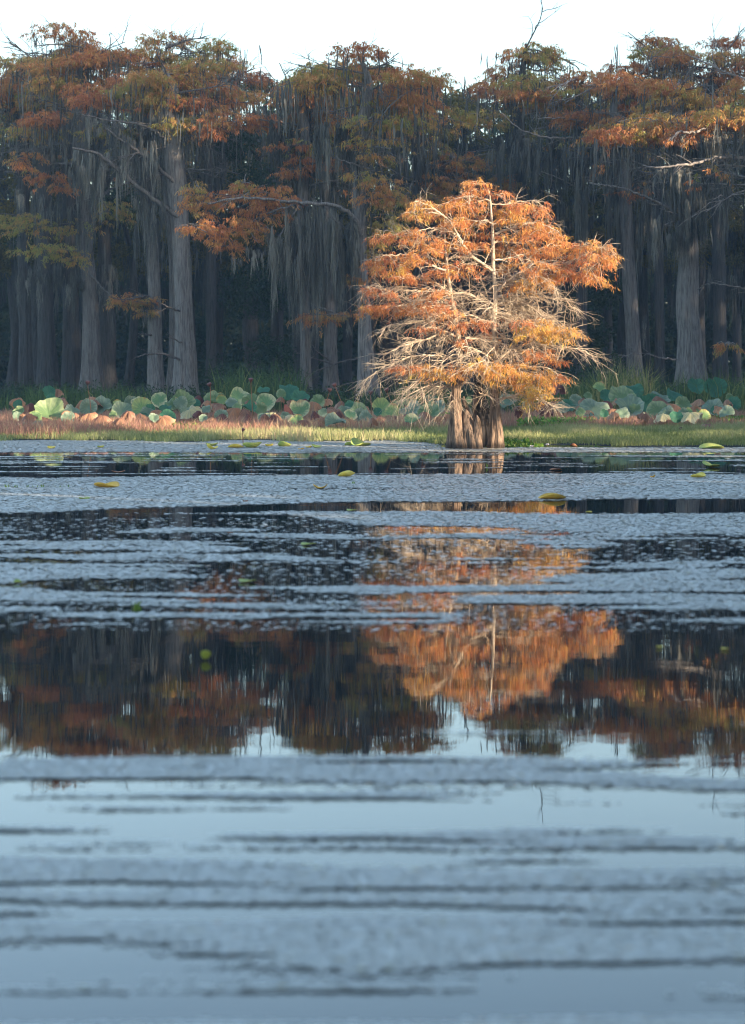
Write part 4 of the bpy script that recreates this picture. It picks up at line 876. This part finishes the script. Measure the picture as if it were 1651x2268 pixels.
ftree('pale leafless mossy cypress crown above and right of the sunlit tree', 121, [(1292, 868, 30), (1290, 780, 24), (1288, 640, 22), (1286, 500, 22), (1284, 380, 22), (1284, 290, 20)], 'bark_dark',
      [([(1410, 306), (1350, 304), (1290, 304), (1240, 306), (1200, 302), (1150, 284), (1110, 250)], 6), ([(1372, 298), (1330, 280), (1290, 268), (1250, 262), (1190, 262)], 5), ([(1370, 296), (1400, 292), (1418, 310)], 3), ([(1362, 290), (1340, 262), (1300, 240)], 3), ([(1360, 290), (1330, 250), (1290, 230)], 3), ([(1284, 420), (1250, 400), (1200, 380)], 4)],
      [(1000, 262, 90, 24, .9, .5), (1020, 355, 60, 22, .5, .5), (1000, 400, 70, 26, .5, .5), (960, 440, 60, 22, .6, .5), (1110, 405, 44, 22, .55, 1), (1080, 262, 60, 20, .8, .5), (930, 260, 60, 26, .6, 0)],
      [(1140, 1420, 306, 420, 420, .5, .07, -.5), (1270, 1300, 306, 600, 50, .7, .06, -.8), (1080, 1200, 285, 420, 220, .45, .07, 0), (1160, 1180, 300, 560, 40, .5, .06, 0), (1340, 1360, 306, 520, 30, .45, .07, 0), (1380, 1450, 300, 400, 130, .4, .07, 0), (1220, 1260, 300, 480, 90, .5, .07, 0), (1280, 1300, 420, 580, 16, .6, .06, 0)], branch_m='twig_grey')
ftree('dim cypress directly behind the sunlit tree', 124, [(1165, 872, 30), (1164, 760, 26), (1160, 620, 26), (1156, 480, 26), (1150, 300, 26)], 'bark_dark', moss=[(1080, 1250, 420, 560, 200, .35, .07, 0), (1100, 1240, 560, 700, 120, .3, .07, 0)])
ftree('dim cypress behind the left half of the sunlit crown', 122, [(938, 880, 32), (936, 760, 27), (934, 620, 26), (930, 480, 26), (925, 300, 26)], 'bark_dark', blobs=[(900, 480, 50, 26, .95, 0), (960, 330, 40, 20, .9, 0)], moss=[(860, 1010, 330, 420, 200, .35, .07, 0)])
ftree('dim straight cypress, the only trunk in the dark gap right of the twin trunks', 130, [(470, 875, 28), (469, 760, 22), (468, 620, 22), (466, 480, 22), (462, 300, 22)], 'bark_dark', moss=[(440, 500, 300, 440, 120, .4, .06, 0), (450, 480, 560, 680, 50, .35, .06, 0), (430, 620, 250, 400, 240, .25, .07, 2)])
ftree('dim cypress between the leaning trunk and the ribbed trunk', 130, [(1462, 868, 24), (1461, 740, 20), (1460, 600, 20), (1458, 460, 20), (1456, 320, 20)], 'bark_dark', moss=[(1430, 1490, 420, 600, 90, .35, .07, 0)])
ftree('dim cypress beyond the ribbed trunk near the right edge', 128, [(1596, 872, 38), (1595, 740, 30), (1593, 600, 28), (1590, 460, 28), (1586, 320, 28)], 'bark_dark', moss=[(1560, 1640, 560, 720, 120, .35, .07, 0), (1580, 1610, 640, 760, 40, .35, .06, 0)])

# look-alike trunks deep in the wood
def proto(seed):
    r = np.random.default_rng(seed); o = empty('distant_cypress', (0, 0, 0), 'dim slender cypress trunk deep in the shaded wood', 'tree', 'dim trunks deep in the wood')
    w = r.uniform(.24, .42); q = interp([[0, 0, -.2, w*1.9], [0, 0, 1, w*1.25], [r.normal()*.1, 0, 4, w], [r.normal()*.25, 0, 9, w*.8], [r.normal()*.4, 0, 14, w*.4], [r.normal()*.5, 0, 18.5, .05]], 40)
    m = MB(); m.tube(q[:, :3], q[:, 3], 16, .5, flute(5, .1, r.uniform(0, 6))); m.build('trunk', M['bark_dark'], o)
    m = MB(); n = 560; kc = r.integers(0, 34, n); cc = np.stack([r.normal(size=34)*1.5, r.normal(size=34)*.9, r.uniform(7, 18, 34)], 1); lc = r.uniform(.5, 3.4, 34)
    T = cc[kc] + r.normal(size=(n, 3))*[.16, .12, .12]
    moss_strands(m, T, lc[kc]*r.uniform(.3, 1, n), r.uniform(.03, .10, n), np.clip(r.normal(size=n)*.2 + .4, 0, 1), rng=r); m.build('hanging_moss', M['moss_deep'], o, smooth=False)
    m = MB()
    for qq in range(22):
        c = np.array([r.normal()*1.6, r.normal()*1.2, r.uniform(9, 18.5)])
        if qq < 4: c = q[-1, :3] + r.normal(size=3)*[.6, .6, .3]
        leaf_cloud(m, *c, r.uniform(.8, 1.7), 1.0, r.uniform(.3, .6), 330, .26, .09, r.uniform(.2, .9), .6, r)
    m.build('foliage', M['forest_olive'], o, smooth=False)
    return o
protos = [proto(101 + i) for i in range(4)]
dr = np.random.default_rng(5); spots = []
for i in range(56):
    Y = dr.uniform(133, 172); px = -190 + (i + dr.uniform(-.5, 1.)) * (2030/56)
    if i % 2: Y = dr.uniform(133, 150)
    spots.append(((px-CX)/F*Y, Y))
for i, (x, Y) in enumerate(spots):
    p = protos[i % 4]
    if i < 4: o = p
    else:
        o = p.copy(); COL.objects.link(o)
        for ch in p.children: c = ch.copy(); COL.objects.link(c); c.parent = o
    o.location = (x, Y, .2); o.rotation_euler = (0, 0, dr.uniform(0, 6.28)); s_ = dr.uniform(.92, 1.12); o.scale = (s_, s_, s_*dr.uniform(.80, .93))

# the mass of the wood behind, too deep and dense to count
mb = MB(); r = dr
for qq in range(1750):
    Y = r.uniform(176, 205) if qq < 820 else r.uniform(205, 228); x = r.uniform(-50, 50); z = r.uniform(0, 1)**.7*22.5 if qq < 560 else (r.uniform(0, 7) if qq < 820 else r.uniform(.5, 15))
    leaf_cloud(mb, x, Y, z, r.uniform(1.6, 3.2), 2., r.uniform(1.0, 2.2), 210, .62, .26, r.uniform(0, .9), .6, r)
n = 2500; T = np.stack([r.uniform(-34, 34, n), r.uniform(172, 178, n), r.uniform(7, 19, n)], 1)
moss_strands(mb, T, r.uniform(1, 4, n), r.uniform(.08, .2, n), r.uniform(0, .3, n), rng=r)
tag(mb.build('distant_wood', M['forest_green'], smooth=False), 'dark mass of the wood far behind the trunks', 'wood', kind='stuff')

# ------------------------------------------------------------ unseen wood added right of the viewer, shading all but one sun lane
PD = np.array([math.cos(AZ), math.sin(AZ)]); SD = SUN[:2]/np.linalg.norm(SUN[:2])
mb = MB(); r = np.random.default_rng(23); TE = math.tan(EL)
# openings cut in that added wood to place sun patches: (px, py, Y) of what they let the sun reach, half width, half height, how open
GAPS = [(1530, 358, 96.5, 1.1, .6, .95), (1550, 290, 96.5, 1.0, .7, .95), (1470, 270, 103, 1.4, .7, .75), (520, 268, 113, 1.4, .9, .8), (520, 438, 102, 2.4, .8, .6), (480, 520, 102, 1.4, .9, .6),
        (90, 380, 120, 1.8, 1.2, .6), (412, 800, 115, .6, 1.4, .2), (350, 800, 118, .5, 1.2, .25), (690, 925, 74, 2.2, .8, .6), (120, 920, 73, 1.6, .6, .5), (1530, 820, 106, .8, 1.4, .25), (1430, 910, 76, 3., .6, .45), (1230, 972, 66, 1.6, .5, .6), (1380, 970, 67, 1.8, .5, .6), (1550, 970, 67, 2.0, .5, .6), (1280, 925, 76, 1.5, .6, .5), (1580, 905, 76, 1.5, .6, .5),
        (1000, 268, 120, 2.6, .7, .6)]
GP = []
for (gx, gy, gY, hw, hh, pr) in GAPS:
    g = W(gx, gy, gY); GP.append((g[0]*PD[0] + (gY-62)*PD[1], g[2] - (g[0]*SD[0] + (gY-62)*SD[1])*TE, hw, hh, pr))
segs_ = [(-75, -1.5, 22, 34000), (-2.2, 6, 11, 1500), (-75, -1.5, 6, 26000), (5.2, 130, 6, 16000), (5.2, 40, 46, 50000), (40, 130, 52, 90000)]
for p0, p1, H, n in segs_:
    p = r.uniform(p0, p1, n); h = r.uniform(0, 1, n)*H; d = r.uniform(45, 58, n)
    if p1 == 6:                    # low leafage added to dim the lane's sun near the ground
        k = (h - d*TE < 1.35) & (r.uniform(0, 1, n) < np.clip(1.0 - (h - d*TE), 0, .45))
    else:
        k = ~((p > -1.75 + .3*np.sin(h*1.7)) & (p < 5.6 + .3*np.sin(h*1.1 + 2))) & (h < H*(.93 + .05*np.sin(p*.9) + .03*np.sin(p*2.3)))
    for gp, gh, hw, hh, pr in GP:
        e = ((p-gp)/(hw+.5))**2 + ((h - d*TE - gh)/(hh+.5))**2
        k &= ~((e < 1) & (r.uniform(0, 1, n) < pr))
    p, h, d = p[k], h[k], d[k]; n = len(p)
    c = np.stack([p*PD[0] + d*SD[0], 62.0 + p*PD[1] + d*SD[1], h], 1)
    leaflets(mb, c, r.uniform(.7, 1.3, n), r.uniform(.6, 1.0, n), r.normal(size=(n, 3)), r.uniform(0, 1, n), r)
tag(mb.build('added_shade_wood', M['forest_green'], smooth=False), 'unseen wood added right of the viewer to shade the scene', 'wood', kind='stuff')

# ------------------------------------------------------------ the thin blue air between the trunks
def haze():
    m = bpy.data.materials.new('air_haze'); m.use_nodes = True; nt = m.node_tree; nt.nodes.clear()
    v = nt.nodes.new('ShaderNodeVolumePrincipled'); v.inputs['Color'].default_value = (.55, .78, 1, 1); v.inputs['Density'].default_value = HAZE; v.inputs['Anisotropy'].default_value = 0
    o_ = nt.nodes.new('ShaderNodeOutputMaterial'); nt.links.new(v.outputs[0], o_.inputs['Volume'])
    x0, x1, y0, y1, z0, z1 = -160, 160, -90, 505, -3, 62
    V = [[x, y, z] for x in (x0, x1) for y in (y0, y1) for z in (z0, z1)]
    b = MB(); b.add(V, [[0, 1, 3, 2], [4, 6, 7, 5], [0, 4, 5, 1], [2, 3, 7, 6], [0, 2, 6, 4], [1, 5, 7, 3]])
    o = b.build('haze', m, smooth=False); tag(o, kind='stuff')
HAZE = .0005
haze()
